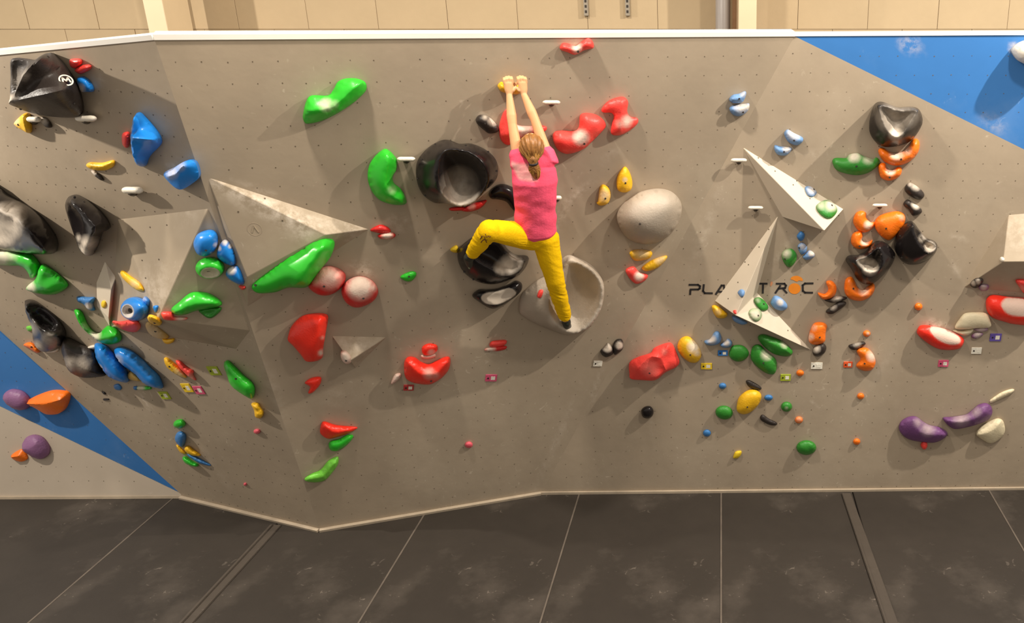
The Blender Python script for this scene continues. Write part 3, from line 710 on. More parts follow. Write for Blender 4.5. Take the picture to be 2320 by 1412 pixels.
hold('flat red hold with white edge between tan leaf and green helmet hold', 'coral', R3, [(655,950),(700,940),(750,950),(760,980),(850,985),(860,1000),(820,1010),(700,1008),(670,990)], .05, chalk=[(810,995,45,.7)])
hold('tiny dark green chip in the shadow below the green helmet hold', 'dgreen', R3, [(740,1025),(860,1035),(850,1055),(770,1055)], .02, p=PL, name='foothold')
# --- lower left
hold('left and upper blue sausage sloper at lower left', 'blue', R5, [(60,60),(130,75),(170,110),(240,190),(290,260),(310,320),(300,355),(240,345),(160,310),(110,240),(75,190),(58,120)], .13, chalk=[(100,240,32,.95)], res=26)
hold('right and lower blue sausage sloper at lower left with glossy spots', 'blue', R5, [(205,110),(240,85),(320,110),(400,170),(470,240),(540,310),(570,395),(520,395),(440,370),(360,290),(270,225),(220,160)], .13, chalk=[(245,180,45,.5)], res=26)
hold('small tan hold squeezed between the two blue sausage slopers', 'tan', R5, [(300,300),(330,270),(375,305),(405,345),(360,345),(310,330)], .05)
hold('small blue chip under the upper blue sausage sloper', 'mblue', R5, [(195,380),(230,370),(255,400),(240,418),(205,410)], .02, name='foothold')
hold('tiny blue chip touching the green and white foothold', 'mblue', R5, [(345,390),(375,390),(370,415),(348,412)], .02, name='foothold')
hold('green foothold with white end below the lower blue sausage sloper', 'green', R5, [(370,395),(400,385),(470,392),(478,410),(430,418),(375,412)], .03, chalk=[(400,400,35,.9)], name='foothold')
hold('upper tiny black foothold left below the blue slopers', 'black', R5, [(100,428),(122,430),(136,448),(118,450)], .012, name='foothold')
hold('lower tiny black foothold left below the blue slopers', 'black', R5, [(115,482),(155,482),(155,494),(118,496)], .012, name='foothold')
hold('yellow leaf hold with bolt paired with a red one at lower left', 'yellow', R5, [(578,180),(600,170),(650,205),(700,250),(748,315),(720,318),(660,290),(600,240)], .05, bolts=[(630,232)], chalk=[(700,290,45,.4)])
hold('narrow red leaf hold right beside the yellow leaf hold', 'coral', R5, [(668,195),(700,195),(750,240),(800,270),(800,300),(820,340),(790,330),(740,290),(700,250)], .05, chalk=[(790,315,30,.4)])
hold('smooth green seed shaped hold with bolt at lower left', 'green', R5, [(1040,205),(1065,192),(1110,230),(1180,300),(1240,350),(1268,400),(1262,460),(1240,480),(1190,455),(1130,415),(1085,370),(1060,300),(1038,240)], .09, bolts=[(1140,320)], res=26)
hold('yellow twisted hold with a dark split below the green seed hold', 'yellow', R5, [(1243,520),(1290,515),(1310,545),(1335,590),(1315,630),(1275,620),(1265,570)], .06, ridge=[[(1260,530),(1290,550)],[(1290,590),(1310,610)]])
hold('tiny pink foothold under the yellow twisted hold', 'pink', R5, ell(1285,732,25,19), .025, name='foothold')
hold('smallest pink dot foothold near the bottom of the left wedge', 'pink', R5, ell(1195,1135,12,12), .015, name='foothold')
hold('small dark green hold above the little blue and yellow cluster', 'green', R5, [(650,680),(665,650),(710,640),(738,665),(735,690),(700,708),(665,700)], .05)
hold('matt blue oval hold at top of the little low left cluster', 'mblue', R5, [(662,790),(675,745),(705,732),(740,755),(742,800),(720,850),(685,830)], .05)
hold('thin yellow sliver left in the little low left cluster', 'yellow', R5, [(670,840),(690,840),(740,890),(735,905),(700,890)], .025, name='foothold')
hold('yellow scoop hold in the middle of the little low left cluster', 'yellow', R5, [(735,855),(760,840),(800,870),(855,910),(830,920),(770,905),(740,880)], .05)
hold('thin blue blade hold pointing right in the low left cluster', 'mblue', R5, [(755,910),(790,910),(870,950),(935,990),(900,990),(830,965)], .04)
hold('green half moon hold at bottom of the low left cluster', 'green', R5, [(720,930),(745,925),(800,960),(840,985),(820,1002),(760,985),(730,960)], .05)
hold('matt purple dome hold on the blue stripe left of the orange block', 'mauve', R4, [(40,690),(70,650),(120,640),(190,660),(240,710),(250,765),(210,800),(140,795),(70,750)], .09, lean=.35)
hold('large orange faceted hold on the left blue stripe', 'orange', R4, [(252,720),(300,690),(420,650),(530,655),(565,690),(540,780),(490,825),(400,830),(340,800),(270,755)], .13, ridge=[(275,722),(420,720),(550,690)], rnd_=.15, edge=.35, lean=.35)
hold('matt purple dome hold on the pale panel below the blue stripe', 'mauve', R4, [(195,1080),(220,1025),(280,1005),(350,1030),(400,1100),(395,1160),(340,1198),(270,1180),(210,1130)], .1, ridge=[(215,1110),(290,1100),(340,1050)], rnd_=.7, lean=.35)
hold('small orange wedge hold left of the lower purple dome', 'orange', R4, [(95,1170),(180,1122),(225,1190),(180,1220),(120,1205)], .06, ridge=[(120,1175),(175,1165)], rnd_=.1, lean=.35)
# --- centre left
hold('huge bright green leaf sloper on the widest grey volume', 'green', R6,
    [(110,590),(180,520),(330,400),(500,290),(620,220),(700,205),(750,220),(768,270),(730,370),(650,470),(590,560),(530,605),(400,605),(300,640),(180,650),(125,630)],
    .2, ridge=[(660,260),(570,420),(480,560)], rnd_=.45, edge=.12, bolts=[(140,582)], res=34, embed=.05, name='macro_hold', p=(hit(640,610,PC,.055), PC[1]))
hold('chalky red dome hold, left one of the two, touching the green leaf sloper', 'dred', R6, [(560,590),(600,510),(660,450),(740,435),(820,465),(858,510),(840,580),(780,640),(700,668),(620,650)], .15, chalk=[(730,510,100,.6),(640,540,50,.3)], bolts=[(688,583)], res=28)
hold('chalk capped red dome hold, right one of the two below the widest volume', 'dred', R6, [(825,640),(850,570),(920,525),(1000,520),(1080,560),(1118,630),(1090,700),(1010,750),(930,762),(860,720)], .15, chalk=[(975,585,105,1),(900,610,40,.6),(1070,600,40,.6)], bolts=[(1000,680)], res=28)
hold('small dark red textured hold at the right tip of the widest volume', 'dred', R6, [(1055,145),(1130,105),(1190,120),(1220,155),(1180,175),(1100,165)], .04)
hold('small red hold with chalk white lip right of the textured dark red one', 'dred', R6, [(1115,190),(1160,170),(1230,165),(1258,190),(1220,218),(1140,215)], .05, chalk=[(1190,182,45,.9)])
hold('small isolated green diamond hold under the black bowl macro', 'green', R6, [(1295,520),(1370,480),(1415,482),(1422,510),(1390,550),(1340,555)], .035, bolts=[(1365,515)])
hold('large smooth red block hold left of the small triangular volume', 'red', R6, [(400,990),(430,910),(510,835),(620,812),(700,820),(718,850),(700,960),(680,1080),(670,1165),(600,1195),(540,1190),(500,1140),(440,1070),(400,1030)], .16, ridge=[(640,850),(640,960),(610,1060)], rnd_=.6, edge=.2, chalk=[(662,1120,26,.8),(672,1000,16,.35)], res=28)
hold('pale pinkish stone hold on the small triangular volume', 'shell', R6, [(820,1130),(860,1120),(905,1165),(900,1205),(860,1215),(825,1180)], .04, chalk=[(855,1160,50,.6)], bolts=[(862,1187)], p=(hit(783,808,PC,.07), PC[1]), embed=.03)
hold('small red beak shaped hold below the large red block', 'red', R7, [(440,225),(490,190),(560,185),(555,240),(500,300),(465,305),(480,260),(455,240)], .06)
hold('bright red glossy jug hold with white smeared dip, centre of the wall', 'red', R7, [(1200,60),(1230,30),(1280,35),(1320,65),(1380,85),(1440,60),(1510,30),(1545,40),(1540,110),(1500,170),(1440,215),(1380,238),(1270,225),(1210,190),(1195,120)], .13, ridge=[(1225,60),(1320,150),(1440,150),(1520,60)], rnd_=.6, chalk=[(1385,150,45,.4),(1430,165,35,.3)], bolts=[(1400,205)], res=28)
hold('small red half ball hold just above the glossy red jug', 'red', PXR, [(956,788),(970,779),(989,782),(991,793),(980,803),(960,804)], .05, chalk=[(978,802,10,.8)])
hold('white chalked lip between the half ball and the glossy red jug', 'shell', PXR, [(955,805),(968,806),(985,802),(986,809),(970,813),(956,811)], .02, name='foothold')
hold('pale pink chalky sliver hold left of the glossy red jug', 'shell', R7, [(1095,225),(1125,165),(1165,155),(1172,180),(1140,215),(1105,238)], .04, chalk=[(1140,185,30,.4)])
hold('red wedge hold with sharp right tip above the two green low holds', 'red', R7, [(555,590),(570,530),(600,525),(680,550),(830,565),(820,585),(760,615),(690,638),(620,652),(570,625)], .08, ridge=[(590,540),(660,600),(780,580)], rnd_=.3)
hold('green bean hold directly beneath the red wedge hold', 'green', R7, [(620,700),(640,670),(700,655),(760,625),(805,628),(800,655),(760,700),(700,742),(640,742)], .06)
hold('pale green banana hold, lowest hold above the wedge point', 'lime', R7, [(440,955),(490,920),(560,890),(620,820),(680,792),(695,800),(690,850),(640,920),(590,970),(520,985),(450,975)], .07, ridge=[(470,960),(580,940),(670,830)], rnd_=.4)
hold('pink dot foothold alone low in the middle of the wall', 'pink', R7, ell(1688,700,30,24), .03, name='foothold')
hold('small red pill hold, upper half of a pair under the black boat macro', 'coral', A2, [(430,1330),(460,1305),(570,1298),(575,1330),(530,1355),(440,1358)], .04)
hold('flat red foothold with chalky left end, lower half of the pair under the pill', 'dred', A2, [(385,1380),(440,1360),(570,1350),(570,1378),(500,1395),(400,1395)], .03, chalk=[(430,1378,50,.8)], name='foothold')
# --- top centre
hold('large green curved sloper near the top left of the centre panel', 'green', A3,
    [(262,470),(290,350),(340,300),(480,300),(530,250),(570,180),(640,150),(740,150),(810,180),(825,230),(800,280),(700,370),(560,460),(420,525),(300,548),(268,520)],
    .13, ridge=[(300,420),(420,425),(540,400),(640,300),(760,185)], rnd_=.25, edge=.25, chalk=[(470,380,60,.6),(540,370,40,.3)], res=30)
hold('large green crescent hold left of the black bowl macro', 'green', A3,
    [(840,960),(870,880),(930,810),(990,775),(1040,800),(1090,860),(1100,900),(1090,960),(1060,1020),(1070,1080),(1130,1130),(1165,1190),(1180,1250),(1140,1270),(1050,1265),(950,1230),(880,1160),(840,1060)],
    .14, ridge=[(1020,820),(1010,940),(990,1060),(1030,1170),(1140,1240)], rnd_=.45, edge=.2, chalk=[(1050,1130,40,.3)], res=30)
hold('left thin red hold poking out below the black bowl macro', 'dred', A3, [(1565,1300),(1660,1285),(1700,1300),(1690,1320),(1580,1325)], .04)
hold('right red fin hold with a pale stripe below the black bowl macro', 'dred', A3, [(1670,1310),(1770,1260),(1880,1230),(1890,1245),(1840,1300),(1760,1330),(1690,1330)], .05, chalk=[(1760,1285,35,.4)])
hold('small dark grey stone hold with pale top edge upper left of the climber\'s arms', 'charcoal', A1, [(275,460),(310,425),(380,440),(440,500),(460,530),(440,565),(380,572),(340,545),(290,500)], .07, chalk=[(410,470,40,.8),(350,440,25,.5)], bolts=[(350,490)])
hold('red hold with chalky bar partly hidden behind the climber\'s arms', 'coral', A1, [(460,560),(470,480),(500,400),(540,380),(600,420),(600,500),(700,515),(800,510),(845,530),(800,570),(650,600),(540,665),(480,630)], .06, ridge=[(500,580),(600,550),(800,540)], chalk=[(660,530,75,.9)])
YH = hold('yellow hold gripped by both hands of the climber', 'yellow', A1, [(450,190),(480,160),(520,180),(650,190),(660,230),(600,260),(500,245),(465,225)], .09, flat=.5)
hold('long red curved sloper with chalk spot right of the climber\'s head', 'coral', A1,
    [(890,610),(910,560),(970,550),(1060,555),(1100,520),(1110,430),(1160,410),(1240,425),(1300,470),(1312,520),(1270,570),(1200,640),(1130,700),(1010,735),(930,700)], .12, chalk=[(1115,600,62,.9)], bolts=[(1140,650)], res=28)
hold('red bone shaped hold, upper right of the long red sloper', 'coral', A4, [(290,440),(330,395),(400,375),(430,400),(425,450),(440,480),(480,490),(478,520),(430,560),(380,580),(340,570),(345,520),(355,480),(340,460),(300,458)], .09, ridge=[(400,400),(385,500),(390,550)], rnd_=.6, chalk=[(420,505,32,.7),(385,515,25,.4)], res=26)
hold('red butterfly shaped hold with chalky middle at the very top edge', 'coral', A4, [(68,120),(80,90),(110,90),(150,105),(190,75),(220,62),(242,80),(245,115),(200,125),(150,150),(110,138)], .08, chalk=[(158,115,28,.85)], bolts=[(163,132)])
hold('chalky yellow half moon hold left of the yellow pear hold', 'yellow', A4, [(270,930),(280,860),(300,843),(330,865),(338,905),(320,945),(280,955),(262,940)], .06, chalk=[(300,900,35,.45)], bolts=[(308,915)])
hold('yellow pear shaped hold above the grey dome', 'yellow', A4, [(370,820),(385,775),(415,748),(440,780),(453,830),(445,870),(410,885),(375,870)], .07, chalk=[(412,815,14,.5)], bolts=[(415,832)])
hold('yellow hold directly under the grey dome', 'yellow', A4, [(440,1205),(480,1190),(555,1200),(545,1235),(480,1250),(450,1235)], .06, chalk=[(500,1205,40,.4)])
hold('slim yellow finger hold slanting right below the grey dome', 'yellow', A4, [(505,1285),(560,1245),(630,1222),(635,1240),(590,1285),(530,1305)], .05, chalk=[(600,1240,30,.4)])
hold('small red hold with chalk middle beneath the yellow holds of the grey dome', 'coral', A4, [(418,1300),(460,1280),(490,1310),(535,1325),(520,1355),(475,1372),(440,1345)], .05, chalk=[(487,1332,26,.95)])
hold('glossy black hooked hold partly hidden by the climber\'s pink shirt', 'black', A1, [(380,1060),(410,1010),(470,980),(540,990),(600,1040),(620,1200),(570,1180),(520,1120),(450,1100),(400,1095)], .08)
hold('small yellow knob hold left of the climber\'s bent foot', 'tagyellow', A2, [(80,485),(130,455),(150,480),(140,520),(90,510)], .04)
hold('small red hold lying on the big pale grey dish', 'coral', A2, [(850,910),(870,860),(905,850),(903,900),(880,930)], .035, p=(hit(1224,667,PC,.12), PC[1]), embed=.02)
# --- right upper
hold('upper chalky blue hold of the pair high on the right panel', 'lblue', A5, [(420,160),(450,130),(500,120),(545,100),(560,115),(545,165),(520,195),(460,200),(425,185)], .07, bolts=[(497,160)], chalk=[(530,120,28,.4)])
hold('lower chalky blue hold of the pair high on the right panel, white top', 'lblue', A5, [(420,240),(470,215),(550,205),(585,205),(580,250),(545,290),(490,310),(440,290)], .07, bolts=[(530,273)], chalk=[(520,218,65,.8),(570,230,25,.8)])
hold('chalky blue wedge hold above the bright blade volume, larger of two', 'lblue', A5, [(880,450),(910,422),(960,450),(1035,490),(1030,530),(980,555),(920,530),(890,490)], .07, bolts=[(962,512)], chalk=[(960,455,55,.7)])
hold('chalky blue wedge hold above the bright blade volume, smaller of two', 'lblue', A5, [(800,555),(850,565),(940,575),(930,610),(890,640),(830,635),(800,600)], .06, bolts=[(878,608)], chalk=[(900,580,35,.7)])
hold('pale blue hold with dark bolt on the bright blade volume', 'lblue', A5, [(1055,910),(1100,900),(1145,935),(1150,965),(1115,990),(1075,970)], .03, bolts=[(1127,930)], chalk=[(1110,935,40,.6)])
hold('green and cream hold near the wide end of the bright blade volume', 'dgreen', A5, [(1150,1070),(1190,1030),(1260,1015),(1310,1060),(1325,1110),(1290,1160),(1240,1170),(1180,1130)], .045, bolts=[(1277,1065)], chalk=[(1270,1060,55,.9),(1190,1060,45,.45)])
# --- right middle
hold('small blue ball hold, top of the little column right of the thorn volume', 'mblue', A6, [(1040,140),(1075,95),(1110,120),(1100,165),(1070,180)], .045)
hold('chalky grey blue cube hold below the small blue ball', 'lblue', A6, [(1050,220),(1090,195),(1130,230),(1120,280),(1080,300),(1055,260)], .045, chalk=[(1090,230,30,.5)], bolts=[(1062,240)])
hold('pale blue wedge hold with white tip right of the green round hold', 'lblue', A6, [(1100,310),(1150,265),(1195,290),(1190,325),(1130,350),(1095,330)], .05, chalk=[(1170,290,30,.9)])
hold('round green hold with chalky crown above the lettering', 'dgreen', A6, [(905,310),(930,265),(990,250),(1035,290),(1035,350),(1000,400),(970,415),(930,380)], .07, chalk=[(945,290,45,.6)], bolts=[(935,340)])
hold('small blue dot hold on the left face of the thorn volume', 'lblue', A6, [(515,640),(545,610),(575,625),(570,665),(545,680)], .03, name='foothold')
hold('green oval hold, upper of two on the pale face of the thorn volume', 'dgreen', A6, [(660,700),(700,680),(750,710),(785,760),(775,795),(730,800),(680,750)], .035, bolts=[(742,743)], chalk=[(690,710,26,.3)])
hold('cream and green oval hold, lower of two on the pale face of the thorn volume', 'dgreen', A6, [(615,810),(650,780),(710,790),(730,840),(710,885),(670,895),(630,860)], .035, bolts=[(693,845)], chalk=[(670,830,60,.75)])
hold('smooth blue white egg hold right of the thorn volume under the lettering', 'lblue', A6, [(810,720),(840,670),(890,680),(945,730),(955,775),(910,800),(850,785),(815,750)], .06, chalk=[(890,725,30,.8)])
hold('yellow hold peeping out under the left corner of the thorn volume', 'yellow', A6, [(285,760),(330,755),(380,790),(425,830),(400,865),(340,865),(300,820)], .07, p=PR, chalk=[(340,810,30,.3)])
hold('tiny red chip at the apex of the thorn volume', 'coral', A6, [(475,800),(498,796),(502,828),(482,826)], .015, name='foothold')
hold('blue hold half hidden under the apex of the thorn volume', 'lblue', A6, [(465,850),(500,850),(600,905),(560,925),(510,910),(475,885)], .05, p=PR)
hold('small orange crescent hold right after the lettering', 'orange', A6, [(1230,640),(1290,650),(1320,610),(1300,545),(1350,535),(1390,580),(1385,650),(1340,690),(1280,700),(1240,670)], .07)
hold('upper thin black hold with chalky edge below the small orange crescent', 'charcoal', A8, [(110,705),(170,690),(220,670),(305,680),(290,705),(200,730),(150,725)], .05, chalk=[(215,682,45,.6)])
hold('lower thin black hold slanting under the upper thin black one', 'charcoal', A8, [(125,800),(180,760),(240,720),(298,725),(290,755),(230,800),(180,830),(135,825)], .05, chalk=[(190,770,30,.4)])
hold('orange kidney hold at the tip of the thorn volume', 'orange', A6, [(1145,1050),(1165,960),(1200,910),(1270,905),(1308,935),(1295,1000),(1290,1070),(1240,1100),(1170,1095)], .08, chalk=[(1160,1030,35,.6),(1190,950,30,.3)], bolts=[(1243,1032)])
hold('dark grey egg hold with pale side under the orange kidney hold', 'charcoal', A6, [(1180,1160),(1210,1110),(1270,1090),(1302,1120),(1290,1170),(1240,1205),(1195,1200)], .06, chalk=[(1215,1140,35,.7)])
hold('larger chalky blue horn hold, left of the pair beside the yellow egg', 'lblue', A6, [(220,1070),(270,1050),(310,990),(350,990),(370,1040),(350,1090),(290,1110),(235,1100)], .07, chalk=[(285,1055,40,.8)])
hold('smaller chalky blue horn hold, right of the pair beside the yellow egg', 'lblue', A6, [(360,1100),(400,1075),(430,1050),(465,1080),(450,1120),(400,1130),(370,1120)], .06, chalk=[(415,1085,30,.8)])
hold('round dark green hold left of the two green beans', 'dgreen', A6, [(440,1170),(470,1115),(550,1108),(605,1150),(610,1200),(560,1245),(500,1250),(450,1220)], .06)
hold('dark green bean hold with chalk spot, lower of the crossing pair', 'dgreen', A6, [(630,1200),(650,1120),(710,1105),(780,1170),(850,1230),(862,1300),(840,1360),(780,1360),(700,1310),(645,1250)], .07, chalk=[(770,1190,50,.6)], bolts=[(743,1260)])
hold('long dark green bean hold, upper of the crossing pair under the thorn volume', 'dgreen', A6, [(695,1040),(740,1010),(840,1040),(910,1070),(970,1120),(1003,1165),(980,1200),(920,1205),(830,1180),(740,1110)], .09, ridge=[(740,1050),(880,1110),(980,1170)], rnd_=.7, chalk=[(930,1095,35,.5)])
hold('large yellow egg hold with white side next to the faceted red hold', 'yellow', B1, [(980,160),(1010,110),(1070,92),(1130,130),(1190,220),(1195,290),(1150,338),(1080,330),(1010,270),(978,210)], .09, chalk=[(1130,185,62,.85),(1160,240,35,.6)], bolts=[(1097,260)], res=26)
hold('orange crescent jug directly under the three lobed black macro', 'orange', A7, [(590,550),(630,530),(700,570),(790,570),(860,520),(890,460),(930,450),(955,490),(940,570),(880,640),(800,680),(720,685),(640,650),(600,600)], .1, chalk=[(750,580,60,.8),(840,550,40,.5)], bolts=[(788,628)], rnd_=.9, res=26)
hold('smaller orange cup hold below the orange crescent jug', 'orange', A7, [(585,700),(610,665),(650,670),(660,710),(710,730),(760,700),(795,710),(785,770),(730,810),(670,820),(610,790)], .07, chalk=[(695,735,42,.9)], bolts=[(687,790)])
hold('wide dark green bean hold with two chalk marks beside the orange crescent jug', 'dgreen', A7, [(180,650),(210,620),(300,620),(330,590),(400,578),(450,600),(540,630),(570,615),(598,640),(580,690),(500,750),(400,772),(290,755),(210,720)], .09, chalk=[(372,602,55,.85),(495,625,50,.5)], bolts=[(392,690)], res=26)
hold('upper dark grey stone hold above the right black macro', 'charcoal', A7, [(830,870),(870,840),(930,870),(985,920),(995,960),(960,990),(900,975),(830,920)], .06, chalk=[(920,865,45,.6),(870,850,25,.5)])
hold('lower dark grey stone hold above the right black macro, pale top edge', 'charcoal', A7, [(812,1020),(850,990),(900,1020),(960,1060),(975,1100),(940,1125),(890,1130),(860,1080),(820,1050)], .06, chalk=[(920,1035,40,.8)])
hold('orange C shaped hold left of the orange dome, upper one', 'orange', A7, [(365,1170),(390,1110),(440,1090),(480,1110),(480,1150),(520,1190),(560,1190),(540,1240),(480,1280),(420,1270),(375,1220)], .07, chalk=[(495,1215,38,.8)])
hold('orange C shaped hold left of the black macros, lower one', 'orange', A7, [(345,1350),(365,1290),(430,1270),(450,1310),(440,1350),(490,1370),(535,1350),(520,1400),(470,1425),(410,1430),(360,1400)], .07, chalk=[(465,1365,35,.9)], bolts=[(420,1400)])
hold('smooth orange dome hold with bright top next to right black macro', 'orange', A7, [(555,1200),(590,1140),(680,1105),(770,1095),(825,1130),(820,1200),(770,1280),(690,1350),(620,1320),(570,1260)], .1, chalk=[(795,1150,28,.35)], bolts=[(655,1242)], res=26)
hold('orange half ring hold under the left glossy black macro', 'orange', A8, [(285,600),(300,520),(350,500),(380,540),(400,590),(450,620),(500,580),(545,560),(555,610),(520,670),(440,712),(350,700),(300,660)], .09, chalk=[(455,620,45,.6)], bolts=[(365,600)])
hold('tiny two lobed orange foothold alone right of the orange half ring', 'orange', A8, ell(945,765,35,32), .04, name='foothold')
hold('tiny orange foothold above the small black hold and orange kidney at right', 'orange', A8, ell(485,1005,33,28), .03, chalk=[(495,1005,16,.5)], name='foothold')
hold('small black hold with pale edge just above the orange bean hold at right', 'charcoal', A8, [(325,1110),(380,1090),(450,1075),(475,1095),(440,1125),(380,1150),(340,1140)], .04, chalk=[(400,1100,35,.4)])
hold('orange bean hold with chalky right shoulder beside the orange tag', 'orange', A8, [(395,1160),(440,1130),(500,1140),(550,1200),(562,1270),(530,1325),(460,1335),(395,1300),(400,1270),(430,1230)], .08, chalk=[(530,1200,50,.8)], bolts=[(465,1265)])
# --- far right
hold('red potato hold with large chalk oval, lower left of the two at far right', 'red', B3, [(385,1240),(400,1180),(450,1165),(560,1180),(680,1215),(780,1270),(800,1310),(760,1370),(660,1385),(560,1370),(460,1310)], .1, rims=[([(505,1195),(580,1190),(700,1235),(755,1290),(735,1318),(650,1315),(560,1270)], .95)], res=30)
hold('red potato hold with chalk oval cut off by the right edge', 'red', B3, [(995,970),(1010,920),(1060,895),(1180,910),(1320,920),(1450,960),(1480,1100),(1400,1160),(1250,1155),(1150,1130),(1060,1100),(1010,1050)], .13, rims=[([(1140,965),(1190,930),(1320,935),(1420,980),(1400,1060),(1230,1060),(1160,1020)], .85)], res=30)
hold('cream capped hold with flat base above the white tag at far right', 'cream', B3, [(720,1190),(760,1110),(810,1060),(900,1050),(1000,1060),(1030,1120),(1030,1180),(900,1190),(820,1200)], .08, edge=.5)
hold('cream lip hold just beneath the cream capped hold', 'cream', B3, [(705,1210),(780,1212),(880,1200),(860,1240),(800,1258),(720,1230)], .04)
hold('upper purple grey sliver foothold below the cream capped hold', 'mauve', B3, [(890,1200),(1000,1185),(1005,1215),(940,1225)], .03, chalk=[(950,1200,50,.5)], name='foothold')
hold('lower purple grey sliver foothold below the cream capped hold', 'mauve', B3, [(865,1265),(900,1230),(965,1235),(960,1260),(900,1285)], .03, chalk=[(920,1245,35,.6)], name='foothold')
hold('striped grey and black hold on the dark underside of the right edge volume', 'charcoal', B3, [(855,800),(900,755),(960,750),(970,780),(920,830),(880,830)], .03, chalk=[(885,790,22,.8),(925,775,22,.8)], name='foothold')
hold('small mauve grey hold beside the striped one on the right edge volume', 'mauve', B3, [(930,830),(960,800),(1020,810),(1010,850),(960,860)], .03, chalk=[(975,825,30,.6)], name='foothold')
hold('red textured hold at the right edge on the volume underside', 'coral', B3, [(1260,765),(1340,760),(1400,800),(1400,900),(1334,880),(1290,820)], .05, chalk=[(1310,830,30,.3)])
hold('tiny white knob on the edge of the right edge volume', 'white', B3, ell(1137,580,20,22), .02, name='foothold')
hold('left purple bean hold low at far right', 'purple', B4, [(235,950),(260,890),(330,850),(400,850),(470,900),(530,930),(620,950),(690,1000),(660,1050),(570,1090),(450,1085),(330,1060),(260,1010)], .11, ridge=[(370,865),(430,990),(560,1010),(670,1005)], rnd_=.5, chalk=[(500,960,70,.3),(410,900,45,.25)], res=28)
hold('right purple bean hold low at far right with raised end', 'purple', B4, [(650,860),(740,850),(860,830),(920,790),(980,740),(1050,722),(1100,750),(1112,810),(1080,870),(1000,910),(880,945),(760,962),(690,920)], .11, ridge=[(680,870),(820,890),(950,860),(1040,790)], rnd_=.5, chalk=[(820,860,80,.3),(960,800,50,.25)], res=28)
hold('slim cream stick hold above the right purple bean', 'cream', B4, [(1090,700),(1110,680),(1200,620),(1290,590),(1322,600),(1280,640),(1190,680),(1105,720)], .03)
hold('cream beaked fist hold below the right purple bean', 'cream', B4, [(960,1015),(1000,950),(1060,910),(1140,870),(1190,870),(1220,900),(1232,980),(1200,1040),(1130,1090),(1080,1095),(1030,1070)], .08, ridge=[(975,1013),(1070,990),(1140,950),(1190,890)], rnd_=.4)
hold('small red knob foothold under the left purple bean', 'coral', B4, [(440,1110),(465,1080),(500,1095),(500,1135),(475,1158),(450,1140)], .04, name='foothold')
# --- lower right
hold('left black and white chalked stone hold left of the faceted red hold', 'charcoal', B1, [(250,230),(290,190),(320,155),(350,180),(372,220),(365,260),(310,288),(270,270)], .05, chalk=[(315,195,42,1)])
hold('right black and white chalked stone hold left of the faceted red hold', 'charcoal', B1, [(370,170),(400,125),(450,120),(465,160),(460,210),(420,250),(385,265),(370,220)], .05, chalk=[(425,175,35,1)])
hold('large faceted red gem hold low right of the climber', 'coral', B1, [(525,340),(600,290),(720,250),(760,200),(880,155),(930,170),(970,260),(993,330),(960,380),(860,430),(770,500),(640,500),(540,490),(525,440)],
     .14, ridge=[[(600,385),(720,270),(820,285),(865,400),(770,480)], [(820,285),(885,165)]], rnd_=.05, edge=.3, bolts=[(715,430)], chalk=[(720,390,80,.16),(850,230,30,.2)], res=28)
hold('round black ball hold alone under the faceted red gem', 'black', B1, [(635,790),(670,755),(720,752),(750,790),(740,840),(700,865),(650,850)], .06)
hold('tiny blue ball foothold left above the large yellow egg, lower right', 'mblue', B2, ell(320,560,35,28), .03, name='foothold')
hold('dark crescent foothold on top of the lower yellow egg', 'charcoal', B2, [(540,515),(570,505),(640,540),(685,575),(670,598),(610,590),(560,560)], .03, name='foothold')
hold('large plain yellow egg hold low on the right panel', 'yellow', B2, [(455,740),(480,660),(560,600),(640,600),(685,650),(660,730),(590,800),(520,825),(460,800)], .09, bolts=[(553,750)], res=24)
hold('tiny blue oval foothold right of the plain yellow egg', 'mblue', B2, ell(752,670,40,27), .03, name='foothold')
hold('small green ball hold right of the tiny blue oval', 'dgreen', B2, ell(922,755,52,46), .05, chalk=[(920,765,18,.3)])
hold('dark slug foothold below right of the plain yellow egg', 'charcoal', B2, [(675,850),(700,830),(760,870),(830,905),(820,930),(760,925),(685,885)], .03, name='foothold')
hold('tiny orange foothold right of the dark slug foothold', 'orange', B2, ell(1038,880,37,32), .03, chalk=[(1038,875,30,.25)], name='foothold')
hold('tiny orange foothold between olive and white tags', 'orange', B2, ell(1050,438,35,29), .03, name='foothold')
hold('green dome hold left of the plain yellow egg', 'dgreen', B2, ell(335,810,82,64,8), .06)
hold('tiny blue foothold, lowest blue on the right panel', 'mblue', B2, ell(173,1003,37,33), .03, name='foothold')
hold('double green dome hold, lowest green on the right panel', 'dgreen', B2, ell(1108,1140,93,68), .07, ridge=[[(1080,1140),(1085,1142)],[(1165,1120),(1168,1125)]], rnd_=.9)
hold('tiny yellow foothold near the bottom of the right panel', 'tagyellow', B2, [(420,1230),(440,1180),(490,1170),(498,1195),(470,1235),(430,1242)], .03, name='foothold')
hold('tiny orange foothold under the orange bean at right', 'orange', PXR, ell(1950,898,8,7), .03, name='foothold')
hold('lowest tiny orange foothold on the right panel', 'orange', PXR, ell(1941,1001,8,7), .03, name='foothold')

